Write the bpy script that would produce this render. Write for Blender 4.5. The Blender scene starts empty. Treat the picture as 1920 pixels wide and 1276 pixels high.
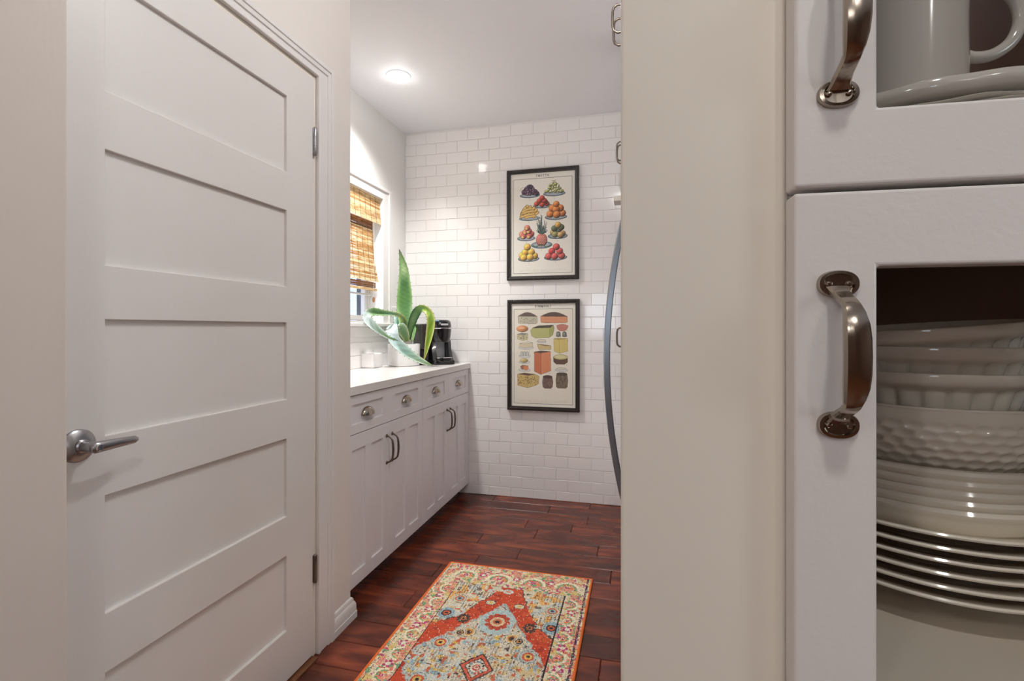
import bpy, bmesh, math, random
import numpy as np
from mathutils import Vector, Matrix
random.seed(7); rng = np.random.default_rng(7)
C = bpy.context.scene.collection
PI = math.pi

# ------------------------------------------------------------------ camera, world, lights, exposure
EYE = 1.16; FPX = 934.0; YAW = math.atan(235/934.0); HY = 616.0
cam_d = bpy.data.cameras.new('camera'); cam = bpy.data.objects.new('camera', cam_d); C.objects.link(cam)
cam.location = (0, 0, EYE); cam.rotation_euler = (PI/2, 0, YAW)
cam_d.sensor_fit = 'HORIZONTAL'; cam_d.sensor_width = 36; cam_d.lens = FPX/1920*36
cam_d.shift_y = -22/1920; cam_d.clip_start = 0.02; cam_d.clip_end = 100
bpy.context.scene.camera = cam
sc = bpy.context.scene
sc.view_settings.view_transform = 'Standard'; sc.view_settings.look = 'None'
sc.view_settings.gamma = 1; sc.view_settings.use_curve_mapping = False
sc.view_settings.exposure = 0.03
w = bpy.data.worlds.new('world'); sc.world = w; w.use_nodes = True
w.node_tree.nodes['Background'].inputs[0].default_value = (0.80, 0.90, 1.0, 1)
w.node_tree.nodes['Background'].inputs[1].default_value = 5.5
try:
    sc.cycles.max_bounces = 10; sc.cycles.diffuse_bounces = 6; sc.cycles.transparent_max_bounces = 12
    sc.cycles.sample_clamp_indirect = 6; sc.cycles.use_denoising = True
except Exception: pass

def area(name, loc, size, power, col=(1, 1, 1), rot=(0, 0, 0), spread=PI):
    d = bpy.data.lights.new(name, 'AREA'); d.shape = 'DISK'; d.size = size; d.energy = power; d.color = col
    d.spread = spread
    o = bpy.data.objects.new(name, d); C.objects.link(o); o.location = loc; o.rotation_euler = rot
    return o
CEIL = 2.58
KIT = [(-1.301, 2.558), (-0.13, 1.28)]  # second is an unseen lamp added to brighten the kitchen
ROOM = [(-1.21, -1.65), (1.0, -1.65), (0.2, -0.35), (-1.21, -3.3), (1.0, -3.3)]  # first follows a glint in the print glass; the rest are added fill
KPOW = [112, 14]; KGLOW = [.35, 17]  # second glow is added fill for the kitchen ceiling
RPOW = [11, 8, 8, 8, 7]
for (x, y), p in zip(KIT, KPOW):       # recessed counter lamp and the added unseen one: soft-edged cones
    d_ = bpy.data.lights.new('lamp_and_fill_light', 'SPOT'); d_.energy = p; d_.spot_size = math.radians(126); d_.spot_blend = 1.0
    d_.shadow_soft_size = .05; d_.color = (1.0, .985, .965)
    o_ = bpy.data.objects.new('lamp_and_fill_light', d_); C.objects.link(o_); o_.location = (x, y, CEIL-.02)
for (x, y), p in zip(KIT, KGLOW):
    d_ = bpy.data.lights.new('lamp_and_fill_glow', 'POINT'); d_.energy = p; d_.shadow_soft_size = .035; d_.color = (1.0, .985, .97)
    o_ = bpy.data.objects.new('lamp_and_fill_glow', d_); C.objects.link(o_); o_.location = (x, y, CEIL-.052)
for (x, y), p in zip(ROOM, RPOW): area('lamp_and_fill_light', (x, y, CEIL-0.012), 0.13, p, (1.0, 0.965, 0.925))

# ------------------------------------------------------------------ helpers
def lin(r, g, b):
    f = lambda c: (c/255/12.92) if c <= 10.3 else ((c/255+0.055)/1.055)**2.4
    return (f(r), f(g), f(b), 1.0)
ca, sa = math.cos(YAW), math.sin(YAW)
def at(px, py, t):                     # measured image point at depth t metres -> world point
    r = (px-960)/FPX
    return Vector(((r*ca-sa)*t, (r*sa+ca)*t, EYE+(HY-py)/FPX*t))

def newmat(name):
    m = bpy.data.materials.new(name); m.use_nodes = True
    return m, m.node_tree, m.node_tree.nodes['Principled BSDF']
def mat(name, col, rough=0.5, metal=0.0, var=0.0, vscale=8.0, vstretch=(1, 1, 1), bump=0.0, bscale=60.0, bstretch=(1, 1, 1), coat=0.0, spec=0.5, aniso=0.0):
    m, nt, p = newmat(name); N, L = nt.nodes, nt.links
    c = lin(*col)
    p.inputs['Base Color'].default_value = c; p.inputs['Roughness'].default_value = rough
    p.inputs['Metallic'].default_value = metal; p.inputs['Specular IOR Level'].default_value = spec
    p.inputs['Coat Weight'].default_value = coat; p.inputs['Coat Roughness'].default_value = 0.05
    tc = N.new('ShaderNodeTexCoord')
    def noise(scale, stretch, detail=4):
        mp = N.new('ShaderNodeMapping'); mp.inputs['Scale'].default_value = stretch
        n = N.new('ShaderNodeTexNoise'); n.inputs['Scale'].default_value = scale; n.inputs['Detail'].default_value = detail
        L.new(tc.outputs['Object'], mp.inputs[0]); L.new(mp.outputs[0], n.inputs['Vector']); return n
    if var:
        n = noise(vscale, vstretch); mx = N.new('ShaderNodeMix'); mx.data_type = 'RGBA'
        mx.inputs[6].default_value = tuple(min(1, v*(1+var)) for v in c[:3])+(1,)
        mx.inputs[7].default_value = tuple(v*(1-var) for v in c[:3])+(1,)
        L.new(n.outputs['Fac'], mx.inputs[0]); L.new(mx.outputs[2], p.inputs['Base Color'])
    if bump:
        n = noise(bscale, bstretch, 3); b = N.new('ShaderNodeBump'); b.inputs['Strength'].default_value = bump
        b.inputs['Distance'].default_value = 0.002
        L.new(n.outputs['Fac'], b.inputs['Height']); L.new(b.outputs[0], p.inputs['Normal'])
    return m

M = {}
M['wall'] = mat('wall_paint', (232, 226, 220), 0.55, var=0.015, vscale=3, bump=0.25, bscale=140, bstretch=(1, 1, .35))
M['cream'] = mat('cream_paint', (236, 229, 216), 0.38, var=0.03, vscale=2.5, bump=0.16, bscale=55, bstretch=(1, 1, .25))
M['mocha'] = mat('mocha_paint', (128, 100, 84), 0.6)
M['greige'] = mat('greige_wall', (218, 209, 200), 0.55, var=0.02, vscale=3, bump=0.2, bscale=140, bstretch=(1, 1, .35))
M['kwall'] = mat('kitchen_paint', (238, 237, 234), 0.5, bump=0.15, bscale=150)
M['ceil'] = mat('ceiling_paint', (247, 249, 254), 0.6)
M['door'] = mat('door_paint', (229, 226, 223), 0.38, var=0.01, vscale=3, bump=0.12, bscale=120, bstretch=(1, 1, .2))
M['trim'] = mat('trim_paint', (232, 229, 227), 0.35)
M['cab'] = mat('cabinet_paint', (232, 229, 231), 0.35, bump=0.08, bscale=120, bstretch=(1, 1, .2))
M['hutch'] = mat('hutch_paint', (226, 222, 219), 0.36, var=0.01, vscale=5, bump=0.18, bscale=110, bstretch=(1, .3, 1))
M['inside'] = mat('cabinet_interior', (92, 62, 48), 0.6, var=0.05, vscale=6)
M['shelf'] = mat('cabinet_shelf', (205, 196, 182), 0.5)
M['tile'] = mat('tile_glaze', (244, 242, 241), 0.09, bump=0.05, bscale=14, coat=0.3)
M['grout'] = mat('grout', (232, 230, 228), 0.8)
M['quartz'] = mat('quartz', (232, 228, 226), 0.22, var=0.04, vscale=9)
M['nickel'] = mat('brushed_nickel', (168, 158, 146), 0.17, 1.0, bump=0.05, bscale=200, bstretch=(1, 1, .1))
M['pewter'] = mat('dark_pewter', (120, 110, 100), 0.32, 1.0)
M['satin'] = mat('satin_chrome', (168, 167, 170), 0.3, 1.0)
M['chrome'] = mat('chrome', (215, 215, 218), 0.1, 1.0)
M['steel'] = mat('stainless', (150, 156, 163), 0.28, 1.0)
M['black'] = mat('black_plastic', (22, 21, 24), 0.16, coat=0.4)
M['smoke'] = mat('smoked_tank', (62, 58, 54), 0.12, coat=0.4)
M['grey'] = mat('grey_plastic', (176, 178, 184), 0.35)
M['ceramic'] = mat('white_ceramic', (244, 243, 243), 0.16, coat=0.3)
M['dish'] = mat('dish_glaze', (236, 228, 214), 0.10, coat=0.4)
M['grey_dish'] = mat('grey_glaze', (196, 190, 182), 0.12, coat=0.4)
M['frame'] = mat('frame_black', (34, 27, 25), 0.3, bump=0.9, bscale=160, coat=0.3)
M['navy'] = mat('navy_paint', (28, 34, 52), 0.5)
M['ink'] = mat('print_ink', (40, 34, 32), 0.7)
M['binding'] = mat('orange_binding', (226, 108, 40), 0.9, var=0.15, vscale=60, bump=0.6, bscale=300)
M['wood_trim'] = mat('threshold_wood', (116, 72, 44), 0.35, var=0.25, vscale=20, vstretch=(6, 1, 6))
M['soil'] = mat('moss', (70, 62, 45), 0.95, var=.3, vscale=60, bump=1, bscale=80)
M['blue_ext'] = mat('blue_siding', (128, 156, 204), 0.7, var=0.06, vscale=4)
M['ext_white'] = mat('outside_white', (196, 214, 240), 0.6)
M['ext_leaf'] = mat('outside_leaf', (46, 84, 92), 0.6, var=.3, vscale=20)
M['gray_label'] = mat('silver_print', (205, 205, 210), 0.4)
M['screen'] = mat('blue_lens', (60, 120, 170), 0.1, coat=1.0)

def glass(name, tint=(1, 1, 1, 1), ior=1.5):
    m, nt, p = newmat(name); N, L = nt.nodes, nt.links; N.remove(p)
    out = N['Material Output']; tr = N.new('ShaderNodeBsdfTransparent'); gl = N.new('ShaderNodeBsdfGlossy')
    tr.inputs[0].default_value = tint; gl.inputs['Roughness'].default_value = 0.0
    f0 = ((ior-1)/(ior+1))**2*2; lw = N.new('ShaderNodeLayerWeight'); lw.inputs['Blend'].default_value = .5
    pw = N.new('ShaderNodeMath'); pw.operation = 'POWER'; pw.inputs[1].default_value = 5; L.new(lw.outputs['Facing'], pw.inputs[0])
    f = N.new('ShaderNodeMath'); f.operation = 'MULTIPLY_ADD'; f.inputs[1].default_value = 1-f0; f.inputs[2].default_value = f0; L.new(pw.outputs[0], f.inputs[0]); mx = N.new('ShaderNodeMixShader')
    L.new(f.outputs[0], mx.inputs[0]); L.new(tr.outputs[0], mx.inputs[1]); L.new(gl.outputs[0], mx.inputs[2])
    L.new(mx.outputs[0], out.inputs['Surface']); return m
M['glass'] = glass('clear_glass', (0.96, 0.97, 0.965, 1), 1.4)
M['pglass'] = glass('picture_glass', (1, 1, 1, 1), 1.3)

def emit(name, col, s):
    m, nt, p = newmat(name); p.inputs['Base Color'].default_value = (1, 1, 1, 1)
    p.inputs['Emission Color'].default_value = col; p.inputs['Emission Strength'].default_value = s; return m
M['lamp'] = emit('lamp_diffuser', (1, 0.98, 0.95, 1), 9)

def wood_floor():
    m, nt, p = newmat('floor_plank_wood'); N, L = nt.nodes, nt.links
    tc = N.new('ShaderNodeTexCoord'); oi = N.new('ShaderNodeObjectInfo')
    cmb = N.new('ShaderNodeVectorMath'); cmb.operation = 'MULTIPLY_ADD'
    rv = N.new('ShaderNodeCombineXYZ'); L.new(oi.outputs['Random'], rv.inputs[0]); L.new(oi.outputs['Random'], rv.inputs[1])
    L.new(rv.outputs[0], cmb.inputs[0]); cmb.inputs[1].default_value = (37, 53, 0); L.new(tc.outputs['Object'], cmb.inputs[2])
    def noi(scale, st, det):
        mp = N.new('ShaderNodeMapping'); mp.inputs['Scale'].default_value = st
        L.new(cmb.outputs[0], mp.inputs[0]); n = N.new('ShaderNodeTexNoise'); n.inputs['Scale'].default_value = scale
        n.inputs['Detail'].default_value = det; n.inputs['Distortion'].default_value = .6; L.new(mp.outputs[0], n.inputs['Vector']); return n
    g = noi(4, (1, 4.2, 1), 5); big = noi(3.5, (1, 2.5, 1), 2)
    rmp = N.new('ShaderNodeValToRGB'); e = rmp.color_ramp.elements
    e[0].position = 0.22; e[0].color = lin(62, 27, 18); e[1].position = 0.84; e[1].color = lin(154, 80, 48)
    x = e.new(0.48); x.color = lin(98, 42, 26); x = e.new(0.6); x.color = lin(122, 56, 34)
    L.new(g.outputs['Fac'], rmp.inputs[0])
    mul = N.new('ShaderNodeMix'); mul.data_type = 'RGBA'; mul.blend_type = 'MULTIPLY'; mul.inputs[0].default_value = 1
    vr = N.new('ShaderNodeMapRange'); vr.inputs[3].default_value = 0.62; vr.inputs[4].default_value = 1.25
    L.new(oi.outputs['Random'], vr.inputs[0])
    v2 = N.new('ShaderNodeMath'); v2.operation = 'MULTIPLY'
    v3 = N.new('ShaderNodeMapRange'); v3.inputs[1].default_value = .3; v3.inputs[2].default_value = .7; v3.inputs[3].default_value = 0.65; v3.inputs[4].default_value = 1.2
    L.new(big.outputs['Fac'], v3.inputs[0]); L.new(vr.outputs[0], v2.inputs[0]); L.new(v3.outputs[0], v2.inputs[1])
    L.new(rmp.outputs[0], mul.inputs[6]); L.new(v2.outputs[0], mul.inputs[7]); L.new(mul.outputs[2], p.inputs['Base Color'])
    p.inputs['Roughness'].default_value = 0.27; p.inputs['Specular IOR Level'].default_value = 0.45
    b = N.new('ShaderNodeBump'); b.inputs['Strength'].default_value = 0.35; b.inputs['Distance'].default_value = 0.003
    L.new(big.outputs['Fac'], b.inputs['Height'])
    b2 = N.new('ShaderNodeBump'); b2.inputs['Strength'].default_value = 0.15; b2.inputs['Distance'].default_value = 0.001
    L.new(g.outputs['Fac'], b2.inputs['Height']); L.new(b.outputs[0], b2.inputs['Normal']); L.new(b2.outputs[0], p.inputs['Normal'])
    return m
M['plank'] = wood_floor()

def bamboo(name, base, dark, trans):
    m, nt, p = newmat(name); N, L = nt.nodes, nt.links
    tc = N.new('ShaderNodeTexCoord'); oi = N.new('ShaderNodeObjectInfo'); mp = N.new('ShaderNodeMapping')
    mp.inputs['Scale'].default_value = (1, 3, 40); n = N.new('ShaderNodeTexNoise'); n.inputs['Scale'].default_value = 5; n.inputs['Detail'].default_value = 4
    L.new(tc.outputs['Object'], mp.inputs[0]); L.new(mp.outputs[0], n.inputs['Vector'])
    ad = N.new('ShaderNodeMath'); ad.operation = 'MULTIPLY_ADD'; ad.inputs[1].default_value = .35; ad.inputs[2].default_value = -0.17
    L.new(oi.outputs['Random'], ad.inputs[0]); a2 = N.new('ShaderNodeMath'); L.new(n.outputs['Fac'], a2.inputs[0]); L.new(ad.outputs[0], a2.inputs[1])
    r = N.new('ShaderNodeValToRGB'); r.color_ramp.elements[0].position = .35; r.color_ramp.elements[1].position = .62
    r.color_ramp.elements[0].color = lin(*dark); r.color_ramp.elements[1].color = lin(*base)
    L.new(a2.outputs[0], r.inputs[0]); L.new(r.outputs[0], p.inputs['Base Color']); p.inputs['Roughness'].default_value = .55
    t = N.new('ShaderNodeBsdfTranslucent'); L.new(r.outputs[0], t.inputs[0]); mx = N.new('ShaderNodeMixShader'); mx.inputs[0].default_value = trans
    L.new(p.outputs[0], mx.inputs[1]); L.new(t.outputs[0], mx.inputs[2]); L.new(mx.outputs[0], N['Material Output'].inputs['Surface'])
    return m
M['bamboo'] = bamboo('bamboo_slat', (252, 240, 204), (216, 168, 104), 0.6)
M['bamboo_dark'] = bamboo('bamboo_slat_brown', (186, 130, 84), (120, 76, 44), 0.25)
M['cord'] = mat('blind_cord', (70, 48, 32), .8)
M['string'] = mat('pull_string', (232, 226, 214), .8)

def attr_mat(name, rough=0.8, bump=0.0, coat=0.0, trans=0.0, attr='Col'):
    m, nt, p = newmat(name); N, L = nt.nodes, nt.links
    a = N.new('ShaderNodeAttribute'); a.attribute_name = attr; L.new(a.outputs['Color'], p.inputs['Base Color'])
    p.inputs['Roughness'].default_value = rough; p.inputs['Coat Weight'].default_value = coat
    if bump:
        tc = N.new('ShaderNodeTexCoord'); n = N.new('ShaderNodeTexNoise'); n.inputs['Scale'].default_value = 400
        b = N.new('ShaderNodeBump'); b.inputs['Strength'].default_value = bump; b.inputs['Distance'].default_value = .001
        L.new(tc.outputs['Object'], n.inputs['Vector']); L.new(n.outputs['Fac'], b.inputs['Height']); L.new(b.outputs[0], p.inputs['Normal'])
    if trans:
        t = N.new('ShaderNodeBsdfTranslucent'); L.new(a.outputs['Color'], t.inputs[0]); mx = N.new('ShaderNodeMixShader'); mx.inputs[0].default_value = trans
        L.new(p.outputs[0], mx.inputs[1]); L.new(t.outputs[0], mx.inputs[2]); L.new(mx.outputs[0], N['Material Output'].inputs['Surface'])
    return m
M['paper'] = attr_mat('printed_paper', 0.7)
M['pile'] = attr_mat('rug_pile', 0.95, bump=0.6)
M['leaf'] = attr_mat('agave_leaf', 0.42, trans=0.12, coat=.1)

class MB:
    """collects geometry; build() links it as ONE mesh object"""
    def __init__(s): s.v = []; s.f = []
    def add(s, vs, fs):
        o = len(s.v); s.v += [tuple(v) for v in vs]; s.f += [tuple(i+o for i in f) for f in fs]; return s
    def box(s, x0, x1, y0, y1, z0, z1):
        x0, x1 = sorted((x0, x1)); y0, y1 = sorted((y0, y1)); z0, z1 = sorted((z0, z1))
        vs = [(x, y, z) for z in (z0, z1) for y in (y0, y1) for x in (x0, x1)]
        return s.add(vs, [(0, 2, 3, 1), (4, 5, 7, 6), (0, 1, 5, 4), (2, 6, 7, 3), (0, 4, 6, 2), (1, 3, 7, 5)])
    def prism(s, poly, z0, z1):           # poly: xy points
        n = len(poly); vs = [(x, y, z0) for x, y in poly]+[(x, y, z1) for x, y in poly]
        return s.add(vs, [tuple(range(n))[::-1], tuple(range(n, 2*n))]+[(i, (i+1) % n, n+(i+1) % n, n+i) for i in range(n)])
    def loft(s, rings, closed=True, caps=True):
        n = len(rings[0]); vs = [p for r in rings for p in r]; fs = []
        m = n if closed else n-1
        for k in range(len(rings)-1):
            for i in range(m): fs.append((k*n+i, k*n+(i+1) % n, (k+1)*n+(i+1) % n, (k+1)*n+i))
        if caps and closed: fs += [tuple(range(n))[::-1], tuple((len(rings)-1)*n+i for i in range(n))]
        return s.add(vs, fs)
    def lathe(s, prof, c=(0, 0, 0), n=32, axis='z', mod=None, close=False):
        rings = []
        for k, (r, z) in enumerate(prof):
            ring = []
            for i in range(n):
                a = 2*PI*i/n; rr, zz = (r, z) if mod is None else mod(k, a, r, z)
                rr = max(rr, 1e-5)
                q = (rr*math.cos(a), rr*math.sin(a), zz)
                if axis == 'x': q = (q[2], q[0], q[1])
                if axis == 'y': q = (q[1], q[2], q[0])
                ring.append((q[0]+c[0], q[1]+c[1], q[2]+c[2]))
            rings.append(ring)
        return s.loft(rings, True, not close)
    def tube(s, pts, r, n=10, caps=True):
        pts = [Vector(p) for p in pts]; rr = r if isinstance(r, (list, tuple)) else [r]*len(pts)
        rings = []; up = None
        for k, p in enumerate(pts):
            t = (pts[min(k+1, len(pts)-1)]-pts[max(k-1, 0)]).normalized()
            if up is None: up = t.orthogonal().normalized()
            up = (up-t*up.dot(t)).normalized(); s2 = t.cross(up)
            rings.append([p+(up*math.cos(2*PI*i/n)+s2*math.sin(2*PI*i/n))*rr[k] for i in range(n)])
        return s.loft(rings, True, caps)
    def build(s, name, m, parent=None, smooth=False, bevel=0, seg=2, angle=35, xf=None):
        me = bpy.data.meshes.new(name); vs = s.v if xf is None else [tuple(xf(*v)) for v in s.v]
        me.from_pydata(vs, [], s.f)
        bm = bmesh.new(); bm.from_mesh(me); bmesh.ops.recalc_face_normals(bm, faces=bm.faces[:])
        if smooth:
            lim = math.radians(angle)
            for f in bm.faces: f.smooth = True
            for e in bm.edges:
                e.smooth = not (len(e.link_faces) != 2 or e.calc_face_angle(0) > lim)
        bm.to_mesh(me); bm.free(); me.materials.append(m)
        o = bpy.data.objects.new(name, me); C.objects.link(o)
        if parent: o.parent = parent
        if bevel:
            b = o.modifiers.new('bevel', 'BEVEL'); b.width = bevel; b.segments = seg; b.limit_method = 'ANGLE'; b.harden_normals = False
        return o
def empty(name, loc=(0, 0, 0), rz=0):
    o = bpy.data.objects.new(name, None); C.objects.link(o); o.location = loc; o.rotation_euler = (0, 0, rz); o.empty_display_size = .05; return o
def tag(o, label, cat, group=None):
    o['label'] = label; o['category'] = cat
    if group: o['group'] = group
    return o
def struct(o, label=None):
    o['kind'] = 'structure'
    if label: o['label'] = label
    return o
def copy_tree(o, parent=None):
    c = o.copy(); C.objects.link(c)
    if parent: c.parent = parent
    for ch in list(o.children): copy_tree(ch, c)
    return c
def frame(A, B, holes, th, xf, mb=None, mask=None):
    """rectangle A=(a0,a1) x B=(b0,b1), thickness th, with through holes; xf(a,b,c) -> xyz, c=0 front"""
    mb = mb or MB()
    aa = sorted({A[0], A[1], *[v for h in holes for v in h[:2]]}); bb = sorted({B[0], B[1], *[v for h in holes for v in h[2:]]})
    aa = [a for a in aa if A[0] <= a <= A[1]]; bb = [b for b in bb if B[0] <= b <= B[1]]
    na, nb = len(aa)-1, len(bb)-1
    def solid(i, j):
        if i < 0 or j < 0 or i >= na or j >= nb: return False
        x, y = (aa[i]+aa[i+1])/2, (bb[j]+bb[j+1])/2
        return not any(h[0] < x < h[1] and h[2] < y < h[3] for h in holes)
    idx = {}; vs = []; fs = []
    def V(i, j, k):
        if (i, j, k) not in idx: idx[(i, j, k)] = len(vs); vs.append(xf(aa[i], bb[j], k*th))
        return idx[(i, j, k)]
    for i in range(na):
        for j in range(nb):
            if not solid(i, j): continue
            fs.append((V(i, j, 0), V(i+1, j, 0), V(i+1, j+1, 0), V(i, j+1, 0)))
            fs.append((V(i, j, 1), V(i, j+1, 1), V(i+1, j+1, 1), V(i+1, j, 1)))
            if not solid(i-1, j): fs.append((V(i, j, 0), V(i, j+1, 0), V(i, j+1, 1), V(i, j, 1)))
            if not solid(i+1, j): fs.append((V(i+1, j, 0), V(i+1, j, 1), V(i+1, j+1, 1), V(i+1, j+1, 0)))
            if not solid(i, j-1): fs.append((V(i, j, 0), V(i, j, 1), V(i+1, j, 1), V(i+1, j, 0)))
            if not solid(i, j+1): fs.append((V(i, j+1, 0), V(i+1, j+1, 0), V(i+1, j+1, 1), V(i, j+1, 1)))
    return mb.add(vs, fs)

# ------------------------------------------------------------------ floor, ceiling, walls
XL, YB = -1.642, 3.337                 # kitchen left wall face, tiled wall face
fl = struct(MB().box(-3.2, 2.8, -4.7, 3.5, -0.10, -0.010).build('floor', M['wood_trim']), 'dark red-brown hardwood floor of hand-scraped planks')
plank_mesh = {}
def plank(x0, x1, y0, y1):
    L, Wd = round(x1-x0, 3), round(y1-y0, 4)
    if (L, Wd) not in plank_mesh:
        o = MB().box(-L/2+.0008, L/2-.0008, -Wd/2+.0008, Wd/2-.0008, -.012, 0)
        me = bpy.data.meshes.new('plank'); me.from_pydata(o.v, [], o.f)
        bm = bmesh.new(); bm.from_mesh(me)
        ed = [e for e in bm.edges if all(v.co.z > -1e-6 for v in e.verts)]
        bmesh.ops.bevel(bm, geom=ed, offset=.0022, segments=1, affect='EDGES'); bmesh.ops.recalc_face_normals(bm, faces=bm.faces[:])
        bm.to_mesh(me); bm.free(); me.materials.append(M['plank']); plank_mesh[(L, Wd)] = me
    o = bpy.data.objects.new('plank', plank_mesh[(L, Wd)]); C.objects.link(o)
    o.location = ((x0+x1)/2, (y0+y1)/2, random.uniform(-.0006, .0004)); o.rotation_euler = (random.uniform(-.004, .004), random.uniform(-.0015, .0015), 0)
    o.parent = fl; return o
PW = .1325
joints = {3: [-1.37, -.124], 4: [-.62], 5: [-.95, -.25], 6: [-.70, .1], 7: [-.936, -.30], 8: [-.785, -.12], 9: [-.594], 10: [-.845, -.2], 11: [-.557, .12], 12: [-.64, -.37], 13: [-.291], 14: [-.55], 15: [-.95, -.3], 2: [-.8, -.1], 1: [-.45]}
for k in range(-9, 16):
    y0 = 2.04+(k-6)*PW; y1 = min(y0+PW, YB+.004)
    if k in joints:
        js = [-1.75] + joints[k] + [.66]
    else:
        js = [-1.75]; x = -1.75+random.uniform(.3, .9)
        while x < .5: js.append(round(x, 2)); x += random.choice((.4, .6, .9))
        js.append(.66)
    for a, b in zip(js[:-1], js[1:]): plank(a, b, y0, y1)
struct(MB().box(-3.2, 2.8, -4.7, 3.5, CEIL, CEIL+.1).build('ceiling', M['ceil']), 'smooth white ceiling over the galley kitchen')
# back wall with subway tiles, each its own tile
wb = struct(MB().box(-1.8, .8, YB+.0004, YB+.12, 0, CEIL).build('wall_back', M['grout']), 'end wall covered in glossy white subway tile')
RH, TW, Z0, PX = .0783, .1575, .063, -1.005
def tile_mesh(wd, ht, n=(0, -1)):
    # local x along wall, y = out of wall (negative), z up
    b = .0016; g = .0010; x, z = wd/2-g, ht/2-g
    vs = []
    for (dx, dz, y) in ((x, z, 0), (x, z, -.0045), (x-b, z-b, -.0065)):
        vs += [(-dx, y, -dz), (dx, y, -dz), (dx, y, dz), (-dx, y, dz)]
    fs = [(0, 3, 2, 1), (8, 9, 10, 11)]
    for k in (0, 4): fs += [(k+i, k+(i+1) % 4, k+4+(i+1) % 4, k+4+i) for i in range(4)]
    me = bpy.data.meshes.new('tile'); me.from_pydata(vs, [], fs)
    bm = bmesh.new(); bm.from_mesh(me); bmesh.ops.recalc_face_normals(bm, faces=bm.faces[:]); bm.to_mesh(me); bm.free()
    me.materials.append(M['tile']); return me
tcache = {}
def tile(parent, x, z, wd, ht, jit=1.0, left=False):
    key = (round(wd, 4), round(ht, 4))
    if key not in tcache: tcache[key] = tile_mesh(*key)
    o = bpy.data.objects.new('tile', tcache[key]); C.objects.link(o); o.parent = parent
    rz, rx = random.gauss(0, .0022)*jit, random.gauss(0, .004)*jit
    if left: o.location = (XL+.004+random.uniform(0, .0006), x, z); o.rotation_euler = (rx, 0, PI/2+rz)
    else: o.location = (x, YB+.004-random.uniform(0, .0012), z); o.rotation_euler = (rx, 0, rz)
    return o
hid = MB(); ntile = 0
for r in range(33):
    zt = Z0+r*RH; zb = zt-RH
    if r == 0: zb = 0.001
    zt = min(zt, CEIL)
    if zt-zb < .02: continue
    off = 0 if r % 2 == 0 else TW/2
    k = -6
    while True:
        a = PX+off+k*TW; b = a+TW; k += 1
        if b <= XL+.02: continue
        if a > .62: break
        a = max(a, XL)
        behind = (b < -1.15 and zt < .93) or (a > -.10)
        if behind: hid.box(a+.0013, min(b, .64)-.0013, YB-.0015, YB+.004, zb+.0013, zt-.0013)
        else: tile(wb, (a+b)/2, (zb+zt)/2, b-a, zt-zb, 1.0 if zt > .9 else 1.5); ntile += 1
ho = hid.build('tile_row', M['tile'], wb); ho['kind'] = 'stuff'
# kitchen left wall with window
WY0, WY1, WZ0, WZ1 = 2.02, 2.972, 1.197, 2.012
mb = MB(); frame((1.66, YB+.004), (0, CEIL), [(WY0, WY1, WZ0, WZ1)], .14, lambda a, b, c: (XL-c, a, b), mb)
wl = struct(mb.build('wall_left', M['kwall']), 'white painted kitchen wall around the window')
for r in range(5):
    zb = .92+r*RH; zt = min(zb+RH, 1.313)
    off = 0 if r % 2 else TW/2
    for k in range(12):
        b = YB-.001-(k-1)*TW-off; a = b-TW; b = min(b, YB-.001)
        if b < 1.8 or b-a < .02: continue
        lim = 3.066 if zt > 1.112 else 1.79
        a = max(a, lim)
        if b-a > .02: tile(wl, (a+b)/2, (zb+zt)/2, b-a, zt-zb, .6, left=True)
gm = MB().box(XL, XL+.0062, 1.79, YB, .921, 1.110); gm.box(XL, XL+.0062, 3.068, YB, 1.110, 1.311); gm.build('grout_bed', M['grout'], wl)
# hallway walls
mb = MB(); frame((.543, 1.778), (0, CEIL), [(.690, 1.546, -1, 2.052)], .156, lambda a, b, c: (-1.114-c, a, b), mb)
mb2 = MB(); mb2.v, mb2.f = mb.v, mb.f; mb2.box(-1.79, -1.27, 1.64, 1.778, 0, CEIL)
struct(mb2.build('wall_side', M['wall'], bevel=.003), 'greyish white wall with the panelled door and its corner')
struct(MB().box(-3.1, -.80, -1.0, .543, 0, CEIL).build('wall_near_left', M['greige'], bevel=.004), 'plain warm white wall at the left edge of the view')
struct(MB().box(-2.1, -2.0, .5, 1.66, 0, CEIL).build('wall_closet', M['wall']))
struct(MB().box(.66, .78, .8, YB, 0, CEIL).build('wall_right', M['kwall']))
struct(MB().box(.66, 2.6, .80, .92, 0, CEIL).build('wall_hall_right', M['wall']))
mb = MB(); frame((-4.6, .92), (0, CEIL), [(-1.5, -.7, 1.0, 2.0)], .12, lambda a, b, c: (2.5+c, a, b), mb)  # unseen window opening, added to bring side light onto the door
struct(mb.build('wall_room_right', M['mocha']))
struct(MB().box(-3.12, -3.0, -4.6, -.9, 0, CEIL).build('wall_room_left', M['wall']))
mb = MB(); frame((-3.1, 2.6), (0, CEIL), [(-1.1, -.4, 1.05, 1.95)], .12, lambda a, b, c: (a, -4.5-c, b), mb)
struct(mb.build('wall_front', M['mocha']))
# pillar beside the hutch
TH = math.radians(3.5); O = (0.10567, 0.38234); U = (math.cos(TH), math.sin(TH)); Vv = (-math.sin(TH), math.cos(TH))
def hut(u, v, z): return (O[0]+u*U[0]+v*Vv[0], O[1]+u*U[1]+v*Vv[1], z)
pa = hut(-.1172, .0195, 0); pb = hut(.0028, .0195, 0)
struct(MB().prism([pa[:2], pb[:2], (pb[0], .80), (pa[0], .80)], 0, CEIL).build('wall_pillar', M['cream'], bevel=.0025, seg=3), 'cream painted brush-marked pillar between kitchen and glass-door cabinet')

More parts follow.
